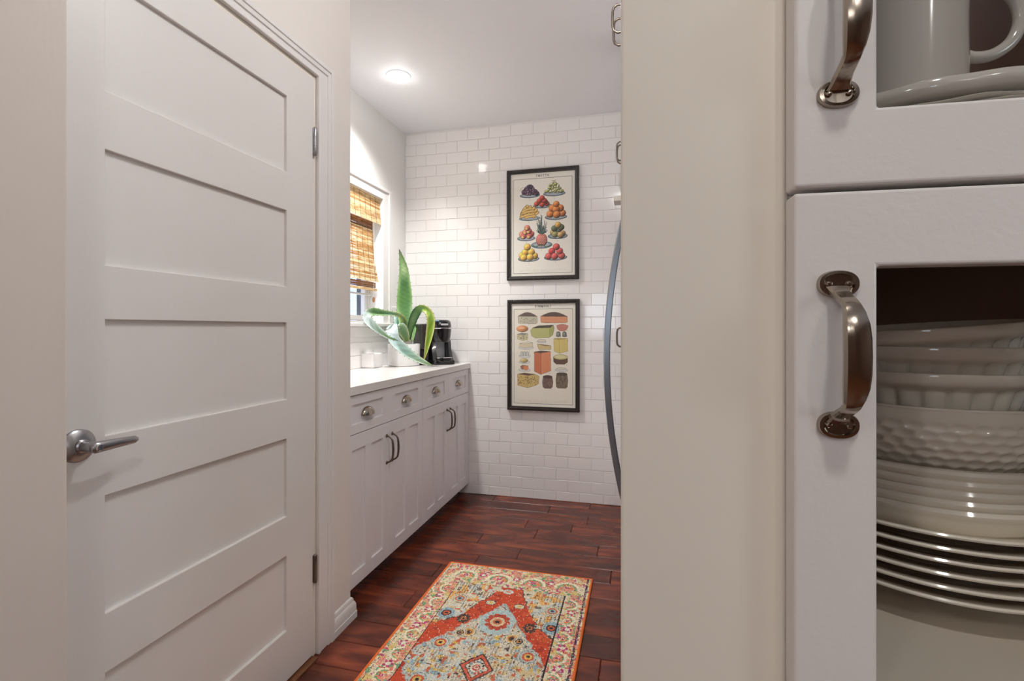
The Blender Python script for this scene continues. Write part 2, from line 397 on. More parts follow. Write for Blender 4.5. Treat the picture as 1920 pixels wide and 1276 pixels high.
# ------------------------------------------------------------------ door, casing, baseboard
DX = -1.109
d1 = struct(empty('door_1', (DX, .70, 0)), 'white five-panel door closed in the left wall')
panels = [(.175, .42), (.548, .802), (.930, 1.180), (1.297, 1.546), (1.672, 1.920)]
pY = (.125, .697)
holes = [(pY[0], pY[1], a, b) for a, b in panels]
xd = lambda a, b, c: (-c, a, b)
frame((0, .831), (.012, 2.040), holes, .035, xd).build('door_frame', M['door'], d1, bevel=.0015)
for a, b in panels:
    frame((pY[0]-.004, pY[1]+.004), (a-.004, b+.004), [], .012, lambda p, q, c: (-.011-c, p, q)).build('panel', M['door'], d1)
for zc in (.312, 1.822):
    h = MB().lathe([(.0001, -.052), (.0045, -.05), (.0065, -.047), (.0065, -.0175), (.0058, -.017), (.0058, -.0165), (.0065, -.016), (.0065, .014), (.0058, .0145), (.0058, .0155), (.0065, .016), (.0065, .047), (.0045, .05), (.0001, .052)], (.0035, .839, zc), 14)
    h.box(-.004, .0015, .8315, .8405, zc-.046, zc+.046)
    h.build('hinge', M['pewter'] if zc < 1 else M['satin'], d1, smooth=True)
# lever set
lv = MB().lathe([(.0001, .012), (.018, .012), (.022, .010), (.030, .0075), (.0335, .004), (.034, 0), (.0001, 0)][::-1], (0, .070, .921), 40, 'x').build('rose', M['satin'], d1, smooth=True)
MB().lathe([(.0001, .05), (.010, .05), (.0105, .04), (.0105, .018), (.0135, .016), (.014, .010), (.0001, .010)][::-1], (0, .070, .921), 28, 'x').build('lever_neck', M['satin'], lv, smooth=True)
lm = MB(); rings = []
for k in range(15):
    s = k/14; y = .070-.012+.101*s; hh = .0122*(1-s)+.0078*s; tt = .009*(1-s)+.006*s
    if k == 0: hh *= .6; tt *= .6
    if k == 14: hh *= .6; tt *= .6
    xo = .052+.004*math.sin(s*PI)-.006*s; zo = .921+.001*math.sin(s*PI)-.002*s
    rings.append([(xo+tt*math.cos(2*PI*i/20), y, zo+hh*math.sin(2*PI*i/20)) for i in range(20)])
lm.loft(rings).build('lever', M['satin'], lv, smooth=True, angle=60)
MB().lathe([(.0001, .0625), (.006, .0622), (.0075, .0605), (.0075, .058), (.0001, .058)][::-1], (0, .070, .921), 20, 'x').build('lock_button', M['chrome'], lv, smooth=True)
# casing round the door
mb = MB()
xc = lambda p, t0: (lambda a, b, c: (p-c*t0, a, b))
frame((.606, 1.640), (0, 2.118), [(.692, 1.554, -1, 2.060)], .012, lambda a, b, c: (-1.102-c, a, b), mb)
frame((.606, 1.640), (0, 2.118), [(.624, 1.622, -1, 2.100)], .021, lambda a, b, c: (-1.093-c, a, b), mb)
frame((.618, 1.628), (0, 2.106), [(.640, 1.606, -1, 2.084)], .017, lambda a, b, c: (-1.097-c, a, b), mb)
frame((.678, 1.566), (0, 2.072), [(.6935, 1.5525, -1, 2.0585)], .014, lambda a, b, c: (-1.099-c, a, b), mb)
struct(mb.build('trim_1', M['trim'], bevel=.0025, seg=3), 'moulded white casing around the panelled door')
mb = MB(); frame((.690, 1.5465), (0, 2.0525), [(.697, 1.5355, -1, 2.0445)], .10, lambda a, b, c: (-1.117-c, a, b))
jm = MB(); frame((.6905, 1.5455), (0, 2.0515), [(.699, 1.534, -1, 2.0435)], .13, lambda a, b, c: (-1.1145-c, a, b), jm)
struct(jm.build('trim_2', M['cream']), 'door jamb')
struct(MB().box(-1.20, -1.088, .70, 1.533, -.004, .007).build('trim_3', M['wood_trim'], bevel=.002), 'brown wooden threshold under the panelled door')
# baseboard on the short wall end
prof = [(0, 0), (.0185, 0), (.0185, .026), (.0165, .0275), (.0165, .030), (.0155, .055), (.012, .064), (.0085, .068), (.0085, .074), (.005, .082), (.001, .085), (0, .085)]
bm_ = MB(); ring0 = [(-1.1145+x, 1.6405, z) for x, z in prof]; ring1 = [(-1.1145+x, 1.7785+x, z) for x, z in prof]
ring2 = [(-1.150, 1.7785+x, z) for x, z in prof]
bm_.loft([ring0, ring1, ring2])
struct(bm_.build('baseboard_left', M['trim'], smooth=True, angle=25), 'white moulded baseboard at the wall end by the cabinets')

# ------------------------------------------------------------------ window and what lies outside
wn = struct(empty('window_1', (XL, (WY0+WY1)/2, WZ0)), 'white cased window with bamboo shade above the counter')
cy = (WY0+WY1)/2
def wx(a, b, c, off=0): return (off-c, a-cy, b-WZ0)
mb = MB()
frame((WY0-.098, WY1+.098), (WZ0-.002, 2.088), [(WY0-.003, WY1+.003, 0, WZ1+.003)], .018, lambda a, b, c: wx(a, b, c, .0175), mb)
frame((WY0-.098, WY1+.098), (WZ0-.002, 2.088), [(WY0-.075, WY1+.075, 0, 2.066)], .028, lambda a, b, c: wx(a, b, c, .0275), mb)
frame((WY0-.020, WY1+.020), (WZ0-.002, 2.028), [(WY0+.002, WY1-.002, 0, WZ1-.002)], .023, lambda a, b, c: wx(a, b, c, .0225), mb)
mb.build('casing', M['trim'], wn, bevel=.003, seg=3)
MB().box(-.14, .045, -(WY1-WY0)/2-.11, (WY1-WY0)/2+.11, -.024, -.001).build('stool', M['trim'], wn, bevel=.005, seg=3)
MB().box(.0, .0185, -(WY1-WY0)/2-.095, (WY1-WY0)/2+.095, -.086, -.025).build('apron', M['trim'], wn, bevel=.003)
frame((WY0+.0005, WY1-.0005), (WZ0+.0005, WZ1-.0005), [(WY0+.018, WY1-.018, WZ0+.016, WZ1-.018)], .05, lambda a, b, c: wx(a, b, c, -.075)).build('window_frame', M['trim'], wn, bevel=.002)
frame((WY0+.02, WY1-.02), (WZ0+.018, WZ1-.02), [(WY0+.05, WY1-.05, WZ0+.05, 1.575), (WY0+.05, WY1-.05, 1.605, WZ1-.05)], .03, lambda a, b, c: wx(a, b, c, -.085)).build('sash', M['trim'], wn, bevel=.002)
MB().box(-.104, -.100, -(WY1-WY0)/2+.045, (WY1-WY0)/2-.045, .045, WZ1-WZ0-.045).build('pane', M['glass'], wn)
for k in range(9):   # a few fine white mini blind slats drawn up behind the shade
    MB().box(-.066, -.044, -.44, .452, .60+k*.017, .6025+k*.017).build('slat', M['trim'], wn)
MB().box(-.066, -.046, -.44, .452, .178, .190).build('bottom_rail', M['trim'], wn, bevel=.002)
# outside
MB_ext = MB().box(-4.6, -4.5, -1.2, 9.0, 0, 2.5); hs = MB_ext.build('neighbour_house', M['blue_ext'])
tag(hs, 'pale blue house wall seen through the window under the shade', 'building')
for z in np.arange(.2, 2.4, .16): MB().box(-4.5, -4.485, -1.2, 9.0, z, z+.012).build('siding_lap', M['ext_white'], hs)
gr = tag(empty('window_grille', (-1.98, 2.9, 1.0)), 'dark iron security grille outside the kitchen window', 'grille')
for y in (-.55, -.37, -.18, .02, .20, .55): MB().box(-.012, .012, y-.011, y+.011, 0, 1.2).build('bar', M['navy'], gr)
MB().box(-.02, .02, .37, .47, -1.0, 1.3).build('post', M['navy'], gr)
for z in (.23, 1.1): MB().box(-.008, .008, -.7, .6, z, z+.02).build('rail', M['navy'], gr)
pl = tag(empty('outdoor_palm', (-2.5, 3.1, .2)), 'dark blue-green fronds outside, low behind the window grille', 'plant')
for k in range(8):
    a = k*.8; pts = [(0, 0, .9), (.1*math.cos(a), .12*math.sin(a), 1.1), (.24*math.cos(a), .3*math.sin(a), 1.16), (.38*math.cos(a), .45*math.sin(a), 1.05)]
    MB().tube(pts, [.008, .018, .014, .002], 6).build('frond', M['ext_leaf'], pl)
MB().tube([(0, 0, -.2), (0, .01, .4), (0, 0, .92)], [.03, .025, .02], 8).build('stem', M['ext_leaf'], pl)

# ------------------------------------------------------------------ bamboo roman shade
sh = tag(empty('bamboo_shade', (XL-.005, cy, WZ0)), 'bamboo roman shade half lowered in the kitchen window', 'window shade')
HWY = (WY1-WY0)/2-.008
def slat(z0, z1, x0, x1, mt, y1=None, par=None):
    y1 = HWY if y1 is None else y1
    e = random.uniform(-.003, .003)
    o = MB().add([(x0, -HWY, z0), (x0-.002, -HWY, z0), (x0, y1+e, z0), (x0-.002, y1+e, z0), (x1, -HWY, z1), (x1-.002, -HWY, z1), (x1, y1+e, z1), (x1-.002, y1+e, z1)],
             [(0, 2, 6, 4), (1, 5, 7, 3), (0, 4, 5, 1), (2, 3, 7, 6), (4, 6, 7, 5), (0, 1, 3, 2)]).build('slat', mt, par or sh)
    return o
def run(zt, zb, xf, mt, pitch=.0125, y1=None):
    z = zt
    while z > zb+.004:
        h = random.choice((.6, .8, 1, 1.2, 1.4))*pitch; z2 = max(z-h, zb)
        slat(z2+.0012, z, xf(z2), xf(z), mt, y1(z) if y1 else None); z = z2
T = WZ1-WZ0
run(T-.002, T-.172, lambda z: .004+.012*((T-z)/.17)**2, M['bamboo'])                        # valance
run(T-.16, T-.215, lambda z: -.018, M['bamboo_dark'], y1=lambda z: HWY-.055)                  # strip under it: valance shade put into darker slat colour
run(T-.215, .262, lambda z: -.014+.022*((T-.215-z)/.34)**1.5, M['bamboo'], y1=lambda z: HWY-.055+.040*max(0, (T-.40-z)/.16))
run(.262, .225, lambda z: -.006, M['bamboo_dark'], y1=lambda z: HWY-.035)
MB().box(-.012, -.002, -HWY, HWY-.02, .208, .224).build('bottom_slat', M['bamboo'], sh, bevel=.002)
cordm = MB()
for y in np.arange(-.40, .46, .062):
    cordm.tube([(.0052, y, T-.004), (.010, y, T-.10), (.0175, y, T-.170)], .0008, 5)
    cordm.tube([(-.0125, min(y, .40), T-.17), (-.010, min(y, .40), T-.30), (.0085, min(y, .41), .27)], .0008, 5)
cordm.build('warp_cord', M['cord'], sh)
MB().tube([(.022, .362, T-.175), (.024, .362, .30), (.02, .362, .165)], .0011, 6).build('pull_cord', M['string'], sh)
MB().lathe([(.0001, .0), (.007, .003), (.008, .02), (.006, .033), (.0001, .036)], (.02, .362, .13), 10).build('cord_tassel', M['bamboo_dark'], sh, smooth=True)

# ------------------------------------------------------------------ ceiling lamps
for i, (x, y) in enumerate(KIT+ROOM):
    r = .058 if i < 2 else .07
    t = tag(empty('ceiling_lamp', (x, y, CEIL)), 'round white recessed ceiling lamp, lit, above the counter' if i == 0 else
            ('unseen ceiling lamp above the runner rug, added to brighten the kitchen' if i == 1 else 'unseen ceiling lamp behind the viewer, in a set mostly added as fill'), 'lamp', None if i < 2 else 'lamps in the next room')
    MB().lathe([(r*.8, -.001), (r*.8, -.005), (r*.95, -.006), (r*1.15, -.003), (r*1.18, 0), (r*.8, 0)], n=40).build('trim_ring', M['ceil'], t, smooth=True)
    MB().lathe([(.0001, -.0035), (r*.8, -.0035), (r*.8, -.0008), (.0001, -.0008)], n=40).build('diffuser', M['lamp'], t, smooth=True)

# ------------------------------------------------------------------ base cabinets
def arch_pull(parent, xf, L, grip_w, end_w, proud, foot_w, foot_h, mt, th=.0035, screws=True, name='handle'):
    """strap pull: xf(a, b, c): a across, b along (0 = middle), c outward"""
    mb = MB(); rings = []; Lb = L/2-foot_h*.62
    key = [(0, 1.0, 1.0), (.25, .985, .99), (.45, .93, .93), (.60, .84, .80), (.70, .74, .68), (.76, .60, .655), (.84, .32, .68), (.92, .12, .78), (1.0, .02, 1.0)]
    def prof_(q):
        for (q0, c0, w0), (q1, c1, w1) in zip(key[:-1], key[1:]):
            if q <= q1+1e-9: t = (q-q0)/(q1-q0); return c0+(c1-c0)*t, w0+(w1-w0)*t
        return key[-1][1:]
    qs = [0, .12, .25, .35, .45, .53, .60, .65, .70, .735, .76, .80, .84, .88, .92, .96, 1.0]; qs = [-q for q in qs[:0:-1]]+qs
    for s in qs:
        c, wf = prof_(abs(s)); b = s*Lb; c = th*.5+proud*c; ds = .02
        c1, c0 = prof_(min(1, abs(s+ds)))[0], prof_(min(1, abs(s-ds)))[0]
        tb, tc_ = 2*ds*Lb, proud*(c1-c0); l = math.hypot(tb, tc_); nb, nc = -tc_/l, tb/l; wd = grip_w*wf
        rings.append([xf(aa*wd, b+nb*hh*th, c+nc*hh*th) for aa, hh in ((-.5, -.5), (-.5, .1), (-.40, .50), (-.2, .62), (0, .66), (.2, .62), (.40, .50), (.5, .1), (.5, -.5), (.3, -.8), (-.3, -.8))])
    mb.loft(rings)
    h = mb.build(name, mt, parent, smooth=True, angle=24)
    for sg in (-1, 1):
        f = MB(); rings = []
        bc = sg*(L/2-foot_h/2)
        for (sc_, c) in ((1, 0), (1, .0018), (.93, .0034), (.74, .0036), (.66, .0022), (.0001, .0020)):
            ring = []
            for i in range(32):
                a = 2*PI*i/32
                x = foot_w/2*math.copysign(abs(math.cos(a))**.85, math.cos(a)); y = foot_h/2*math.copysign(abs(math.sin(a))**.9, math.sin(a))
                ring.append(xf(x*sc_, bc+y*sc_, c))
            rings.append(ring)
        f.loft(rings)
        fo = f.build('foot', mt, h if parent.parent is None else h, smooth=True, angle=50)
        if screws:
            for sx in (-1, 1):
                g = MB(); rings = []
                for rr, c in ((.0019, .0015), (.0019, .0034), (.0013, .0042), (.0001, .0044)):
                    rings.append([xf(sx*foot_w*.24+rr*math.cos(2*PI*i/14), bc+rr*math.sin(2*PI*i/14), c) for i in range(14)])
                g.loft(rings); g.build('screw', mt, h, smooth=True)
    return h
FX = -1.152                             # face of doors and drawers
YA = [1.789, 2.171, 2.556, 2.942, 3.331]
def base_cabinet(y0, ym, y1, label, wide_drawer):
    t = tag(empty('base_cabinet', (FX, y0, 0)), label, 'cabinet')
    W = y1-y0; m = ym-y0
    body = MB().box(-.022, -.489, .0008, W-.0008, .060, .8815)
    body.build('body', M['cab'], t, bevel=.001)
    MB().box(-.085, -.10, .0008, W-.0008, .0, .059).build('toe_kick', M['cab'], t)
    f = lambda a, b, c: (-c, a, b)
    cells = [(.0018, m-.0012), (m+.0012, W-.0018)]
    # drawers
    dcells = [(.0018, W-.0018)] if wide_drawer else cells
    for (a, b) in dcells:
        subs = [c for c in cells if c[0] >= a-.001 and c[1] <= b+.001]
        rec = [(s[0]+.060, s[1]-.060, .757, .840) for s in subs]
        d = frame((a, b), (.7165, .8785), rec, .020, f).build('drawer', M['cab'], t, bevel=.0012)
        for r in rec:
            frame((r[0]-.003, r[1]+.003), (r[2]-.003, r[3]+.003), [], .008, lambda p, q, c: (-.0085-c, p, q)).build('drawer_panel', M['cab'], d)
            yc = (r[0]+r[1])/2; cup = MB(); rings = []
            for k in range(9):                       # bin pull: quarter dome shell, open at the bottom
                ps = k/8*PI/2
                rings.append([(-.0085+.027*math.sin(ph)**.8*math.cos(ps)+.0012, yc+.049*math.cos(ph), .783+.036*math.sin(ph)**.9*math.sin(ps)) for ph in [PI*i/20 for i in range(21)]])
            cup.loft(rings, closed=False, caps=False)
            cp = cup.build('cup_pull', M['nickel'], d, smooth=True, angle=80); sm = cp.modifiers.new('s', 'SOLIDIFY'); sm.thickness = .0022
            MB().box(-.0085, -.006, yc-.049, yc+.049, .812, .820).build('flange', M['nickel'], d) if False else None
    # doors
    for side, (a, b) in enumerate(cells):
        wdt = b-a; mid = (a+b)/2
        rec = [(a+.060, mid-.026, .135, .650), (mid+.026, b-.060, .135, .650)]
        d = frame((a, b), (.0755, .7135), rec, .020, f).build('door', M['cab'], t, bevel=.0012)
        for r in rec:
            frame((r[0]-.003, r[1]+.003), (r[2]-.003, r[3]+.003), [], .008, lambda p, q, c: (-.0085-c, p, q)).build('door_panel', M['cab'], d)
        yc = b-.026 if side == 0 else a+.026
        pull = MB(); pts = []
        for (cz, cx) in ((.064, .001), (.061, .010), (.054, .022), (.044, .030), (.022, .0335), (0, .0345), (-.022, .0335), (-.044, .030), (-.054, .022), (-.061, .010), (-.064, .001)):
            pts.append((cx, yc, .590+cz))
        pull.tube(pts, [.0048, .0042, .0042, .0046, .0052, .0056, .0052, .0046, .0042, .0042, .0048], 12)
        for s in (-1, 1):
            pull.lathe([(.0001, 0), (.0085, 0), (.0088, .002), (.006, .0045), (.0001, .005)], (0, yc, .590+s*.064), 16, 'x')
        pull.build('handle', M['pewter'], d, smooth=True, angle=60)
    return t
base_cabinet(YA[0], YA[1], YA[2], 'white base cabinet nearer the viewer, under the counter, wide drawer with two cup pulls', True)
base_cabinet(YA[2], YA[3], YA[4], 'white base cabinet at the far end against the tiled wall, two separate drawers', False)
tag(MB().box(XL+.001, -1.142, 1.7795, YB-.004, .8825, .920).build('countertop', M['quartz'], bevel=.002), 'white quartz countertop running along the window wall', 'countertop')
cb = tag(MB().box(-1.635, -1.548, 2.718, 2.836, .9205, 1.012).build('ceramic_box', M['ceramic'], bevel=.010, seg=4), 'small plain white box against the backsplash left of the agave pot', 'box')

# ------------------------------------------------------------------ agave in its pot
PC = (-1.478, 2.985, .9205)
pt = tag(empty('plant_pot', PC), 'round white ceramic pot on the counter holding the agave', 'plant pot')
MB().lathe([(.0001, 0), (.094, 0), (.100, .004), (.103, .02), (.104, .138), (.1025, .141), (.099, .141), (.097, .138), (.096, .02), (.0001, .015)], n=56).build('pot', M['ceramic'], pt, smooth=True)
MB().lathe([(.0001, .016), (.043, .016), (.052, .168), (.050, .170), (.048, .168), (.047, .150), (.0001, .150)], n=40).build('liner', M['grey_dish'], pt, smooth=True)
MB().lathe([(.0001, .155), (.020, .156), (.0465, .1505), (.0001, .150)], n=24).build('soil', M['soil'], pt, smooth=True)
ag = tag(empty('agave_plant', (PC[0], PC[1], PC[2]+.157)), 'variegated green agave with tall spiky leaf and drooping leaves in white pot', 'plant')
agl = Vector(ag.location)
fwd = Vector((-sa, ca, 0)); rgt = Vector((ca, sa, 0))
def leaf(pts, fold=.22, mats=None, spines=True):
    """pts: (px, py, depth, width_px, centre colour, edge colour) sampled from the photograph's plant"""
    P = [at(p[0], p[1], p[2]) for p in pts]; n = len(P); K = 6
    # resample with Catmull-Rom
    def cr(a, b, c, d, t): return .5*((2*b)+(-a+c)*t+(2*a-5*b+4*c-d)*t*t+(-a+3*b-3*c+d)*t*t*t)
    Q = []; Wd = []; CC = []; EC = []
    for i in range(n-1):
        for k in range(K):
            t = k/K; i0, i3 = max(i-1, 0), min(i+2, n-1)
            Q.append(Vector([cr(P[i0][j], P[i][j], P[i+1][j], P[i3][j], t) for j in range(3)]))
            Wd.append(max(0.0006, (cr(pts[i0][3], pts[i][3], pts[i+1][3], pts[i3][3], t))*pts[i][2]/FPX))
            CC.append([pts[i][4][j]*(1-t)+pts[i+1][4][j]*t for j in range(3)]); EC.append([pts[i][5][j]*(1-t)+pts[i+1][5][j]*t for j in range(3)])
    Q.append(P[-1]); Wd.append(max(.0006, pts[-1][3]*pts[-1][2]/FPX)); CC.append(pts[-1][4]); EC.append(pts[-1][5])
    vs = []; fs = []; cols = []; S = [-1, -.93, -.6, -.25, .0, .25, .6, .93, 1]; m = len(S)
    prev = None
    for i, q in enumerate(Q):
        T_ = (Q[min(i+1, len(Q)-1)]-Q[max(i-1, 0)]).normalized()
        side = T_.cross(fwd)
        if side.length < .2 and prev is not None: side = prev
        side = side.normalized()
        if prev is not None and side.dot(prev) < 0: side = -side
        if prev is not None: side = (side*.6+prev*.4).normalized()
        prev = side; nrm = side.cross(T_).normalized()
        if nrm.dot(fwd) < 0: nrm = -nrm
        for s in S:
            vs.append(q+side*(Wd[i]/2*s)+nrm*(Wd[i]*fold*(1-s*s))-agl)
            e = abs(s); band = .5+.5*math.sin(i*1.7+s*5+q.z*90)
            c = np.array(CC[i])*(.86+.16*band); ec = np.array(EC[i])
            f = 0 if e < .5 else min(1, (e-.5)/.4); cols.append(lin(*[min(255, max(0, x)) for x in (c*(1-f)+ec*f)]))
    for i in range(len(Q)-1):
        for j in range(m-1): fs.append((i*m+j, i*m+j+1, (i+1)*m+j+1, (i+1)*m+j))
    # spines along both margins
    if spines:
        for i in range(3, len(Q)-2, 3):
            for j, sg in ((0, -1), (m-1, 1)):
                b = vs[i*m+j]; T_ = (Q[i+1]-Q[i-1]).normalized(); out = (vs[i*m+j]-vs[i*m+4]).normalized()
                o = len(vs); vs += [b-T_*.0018, b+T_*.0018, b+out*.0055+T_*.002, b+fwd*.0012]
                cols += [lin(120, 120, 70)]*2+[lin(70, 50, 40)]+[lin(120, 120, 70)]
                fs += [(o, o+1, o+2), (o, o+2, o+3), (o+1, o+3, o+2)]
    me = bpy.data.meshes.new('leaf'); me.from_pydata([tuple(v) for v in vs], [], fs)
    ca_ = me.color_attributes.new('Col', 'FLOAT_COLOR', 'POINT'); ca_.data.foreach_set('color', np.array(cols, dtype=np.float32).ravel())
    me.polygons.foreach_set('use_smooth', [True]*len(me.polygons)); me.materials.append(M['leaf'])
    o = bpy.data.objects.new('leaf', me); C.objects.link(o); o.parent = ag
    sm = o.modifiers.new('thickness', 'SOLIDIFY'); sm.thickness = .0026; sm.offset = 0
    return o
G1, G2, G3, YE, YG, PA, AQ, TE, DG = (96, 146, 78), (132, 176, 104), (166, 202, 140), (214, 214, 130), (142, 178, 60), (214, 232, 226), (160, 206, 190), (90, 170, 145), (52, 96, 56)
leaf([(757, 640, 3.26, 9, G2, YE), (758, 618, 3.29, 16, G1, G3), (759, 600, 3.30, 24, G1, G3), (758, 580, 3.31, 28, (96, 146, 84), G3), (758.5, 556, 3.31, 27.5, G1, G2), (758, 530, 3.31, 23, (70, 118, 66), G3), (757, 505, 3.31, 16, (176, 204, 150), (120, 160, 100)), (753, 485, 3.31, 9, (120, 150, 100), G1), (748.5, 467, 3.32, 1, (70, 70, 50), (70, 70, 50))])
leaf([(767, 638, 3.24, 6, G1, DG), (769, 618, 3.22, 11, G2, DG), (774, 600, 3.19, 15, (130, 168, 112), DG), (781, 585, 3.17, 16, G1, DG), (789, 577.5, 3.15, 12, G2, YG), (799, 580, 3.13, 12, YG, YE), (806, 590, 3.12, 14, (150, 190, 80), YE), (808, 604, 3.12, 15, (120, 160, 40), YE), (806, 622, 3.12, 14, (128, 165, 40), YE), (802, 643, 3.12, 10, (120, 158, 36), YE), (798, 662, 3.12, 5, (150, 170, 70), YE), (795, 675, 3.12, .8, (190, 140, 70), YE)])
leaf([(760, 622, 3.23, 6, G2, G3), (759, 603, 3.19, 9, G2, YE), (750, 591, 3.14, 8, G3, YE), (735, 587.5, 3.10, 8, (130, 178, 140), (190, 210, 170)), (718, 586, 3.06, 11, (104, 158, 100), G3), (701, 584, 3.03, 14, (110, 160, 96), G2), (690, 588, 3.00, 15, PA, (230, 240, 236)), (688, 597, 2.99, 15, (222, 236, 236), PA), (698, 608, 2.99, 15, (200, 224, 214), PA), (713, 621, 3.0, 11, (150, 190, 160), PA), (729, 632, 3.01, 6, G2, PA), (746, 638, 3.02, .8, DG, DG)])
leaf([(754, 640, 3.24, 8, AQ, PA), (745, 627, 3.19, 18, AQ, PA), (736, 613.5, 3.13, 22, PA, PA), (734, 615, 3.08, 23, (230, 240, 246), PA), (735, 625, 3.06, 24, (222, 236, 242), PA), (740, 637, 3.06, 21, (200, 226, 226), PA), (750, 648, 3.06, 20, (176, 212, 204), (210, 230, 226)), (764, 660, 3.07, 17, AQ, (200, 226, 214)), (779, 670, 3.08, 13, (170, 206, 180), (206, 226, 206)), (794, 678, 3.09, 9, (160, 196, 160), (200, 220, 190)), (811, 685, 3.10, .8, (130, 160, 100), (130, 160, 100))])  # faded leaf, with pale sky reflection put into its colour
leaf([(763, 640, 3.20, 8, G2, YE), (759, 628, 3.17, 17, (120, 164, 110), (200, 214, 160)), (754, 617, 3.15, 20, (134, 176, 126), (190, 214, 170)), (750, 609, 3.15, 14, G3, PA), (750, 605.5, 3.18, 2, G3, PA)])
leaf([(759, 640, 3.29, 8, TE, AQ), (755, 618, 3.34, 20, TE, AQ), (750, 604, 3.38, 24, TE, AQ), (744, 594, 3.40, 14, AQ, PA), (739, 588, 3.42, 1, AQ, PA)])
leaf([(771, 640, 3.29, 6, G2, G3), (775, 618, 3.33, 10, G2, G3), (777, 604, 3.36, 7, G2, G3), (779, 594, 3.38, 1, G1, G1)])

# ------------------------------------------------------------------ coffee maker
ang = math.radians(-42)+PI/2            # local -y is the front
km = tag(empty('coffee_maker', (-1.318, 3.178, .9205), ang), 'black single-serve coffee maker with silver drip tray in the counter corner', 'coffee maker')
def rbox(mb, x0, x1, y0, y1, z0, z1, r=.02, n=5, taper=0):
    rings = []
    for (z, ins) in ((z0, .004), (z0+.004, 0), (z1-.006, taper), (z1, taper+.006)):
        ring = []
        for (cx, cy_, a0) in ((x1-r, y1-r, 0), (x0+r, y1-r, PI/2), (x0+r, y0+r, PI), (x1-r, y0+r, 1.5*PI)):
            for k in range(n+1):
                a = a0+PI/2*k/n; rr = r-ins if r > ins else .001
                ring.append((cx+rr*math.cos(a), cy_+rr*math.sin(a), z))
        rings.append(ring)
    return mb.loft(rings)
rbox(MB(), -.078, .078, -.105, .095, 0, .030, .018).build('base', M['black'], km, smooth=True, angle=40)
rbox(MB(), -.072, .072, .0, .092, .028, .275, .022).build('column', M['black'], km, smooth=True, angle=40)
lg = MB()
for sx in (-1, 1):
    rings = []
    for (z, y0, wd) in ((.028, -.088, .028), (.10, -.062, .026), (.165, -.052, .026)):
        xi, xo = sx*.046, sx*(.046+wd)
        rings.append([(xi, y0, z), (xo, y0+.012, z), (xo, .03, z), (xi, .03, z)])
    lg.loft(rings)
lg.build('side_cheek', M['black'], km, smooth=True, angle=30)
hd = MB(); rings = []
for (z, s) in ((.150, .80), (.156, .86), (.185, .94), (.225, 1.0), (.262, 1.0), (.284, .95), (.296, .84), (.300, .6)):
    ring = []
    for i in range(36):
        a = 2*PI*i/36; x = .079*math.cos(a); y = .072*math.sin(a)
        if y > 0: y *= 1.3
        ring.append((x*s, -.022+y*s, z))
    rings.append(ring)
hd.loft(rings).build('brew_head', M['black'], km, smooth=True, angle=50)
hb = MB(); hb.tube([( .082*math.cos(a), -.022+.078*math.sin(a), .243) for a in np.linspace(PI*.93, PI*2.07, 21)], .0042, 8)
hb.build('lid_handle', M['chrome'], km, smooth=True)
MB().box(-.026, .026, -.0985, -.092, .262, .274).build('name_plate', M['gray_label'], km, bevel=.001)
MB().lathe([(.0001, 0), (.022, 0), (.024, .003), (.016, .007), (.0001, .008)], (-.040, -.062, .288), 20).build('display_lens', M['screen'], km, smooth=True)
MB().box(-.044, .044, -.006, -.001, .028, .152).build('back_plate', M['grey'], km, bevel=.002)
MB().lathe([(.013, .152), (.016, .170), (.0001, .171)][::-1]+[(.0001, .152)], (0, -.045, -.004), 16).build('nozzle', M['satin'], km, smooth=True)
rbox(MB(), -.056, .056, -.114, -.004, .018, .044, .03).build('drip_tray', M['black'], km, smooth=True, angle=40)
rbox(MB(), -.058, .058, -.117, -.006, .0445, .050, .03).build('tray_rim', M['chrome'], km, smooth=True, angle=40)
MB().lathe([(.0001, 0), (.0035, 0), (.0035, .003), (.0001, .004)], (.063, .078, -.0765), 12, 'z').build('power_button', M['chrome'], km) if False else None
rbox(MB(), -.150, -.0785, -.050, .092, .105, .272, .02, taper=-.004).build('water_tank', M['smoke'], km, smooth=True, angle=40)
rbox(MB(), -.145, -.0785, -.046, .088, .0, .104, .02).build('tank_base', M['black'], km, smooth=True, angle=40)

# ------------------------------------------------------------------ fridge and tall cabinets on the right
fr = tag(empty('fridge', (-.045, 1.62, 0)), 'stainless fridge behind the pillar, only its curved door handle showing', 'fridge')
MB().box(.065, .66, 0, .80, .02, 1.745).build('body', M['steel'], fr, bevel=.006)
MB().box(0, .06, .003, .397, .05, 1.735).build('door', M['steel'], fr, bevel=.008)
MB().box(0, .06, .403, .797, .05, 1.735).build('door', M['steel'], fr, bevel=.008)
MB().box(-.062, .07, .715, .80, 1.7455, 1.772).build('hinge_cover', M['cream'], fr, bevel=.004)
def fh(y, par):
    rings = []
    for k in range(33):
        z = .50+1.08*k/32; s = (z-1.04)/.545; x = -.065*(1-s*s)-.006; tx = .13*s/.545; l = math.hypot(1, tx); nx, nz = 1/l, -tx/l
        rings.append([(x+dx*nx, y+dy, z+dx*nz) for dx, dy in ((-.012, -.008), (-.012, .008), (-.007, .013), (.010, .013), (.012, .009), (.012, -.009), (.010, -.013), (-.007, -.013))])
    return MB().loft(rings).build('handle', M['steel'], par, smooth=True, angle=40)
fh(.368, fr)
for z in (.52, 1.56): MB().box(-.004, .004, .358, .378, z-.02, z+.02).build('handle_mount', M['steel'], fr)
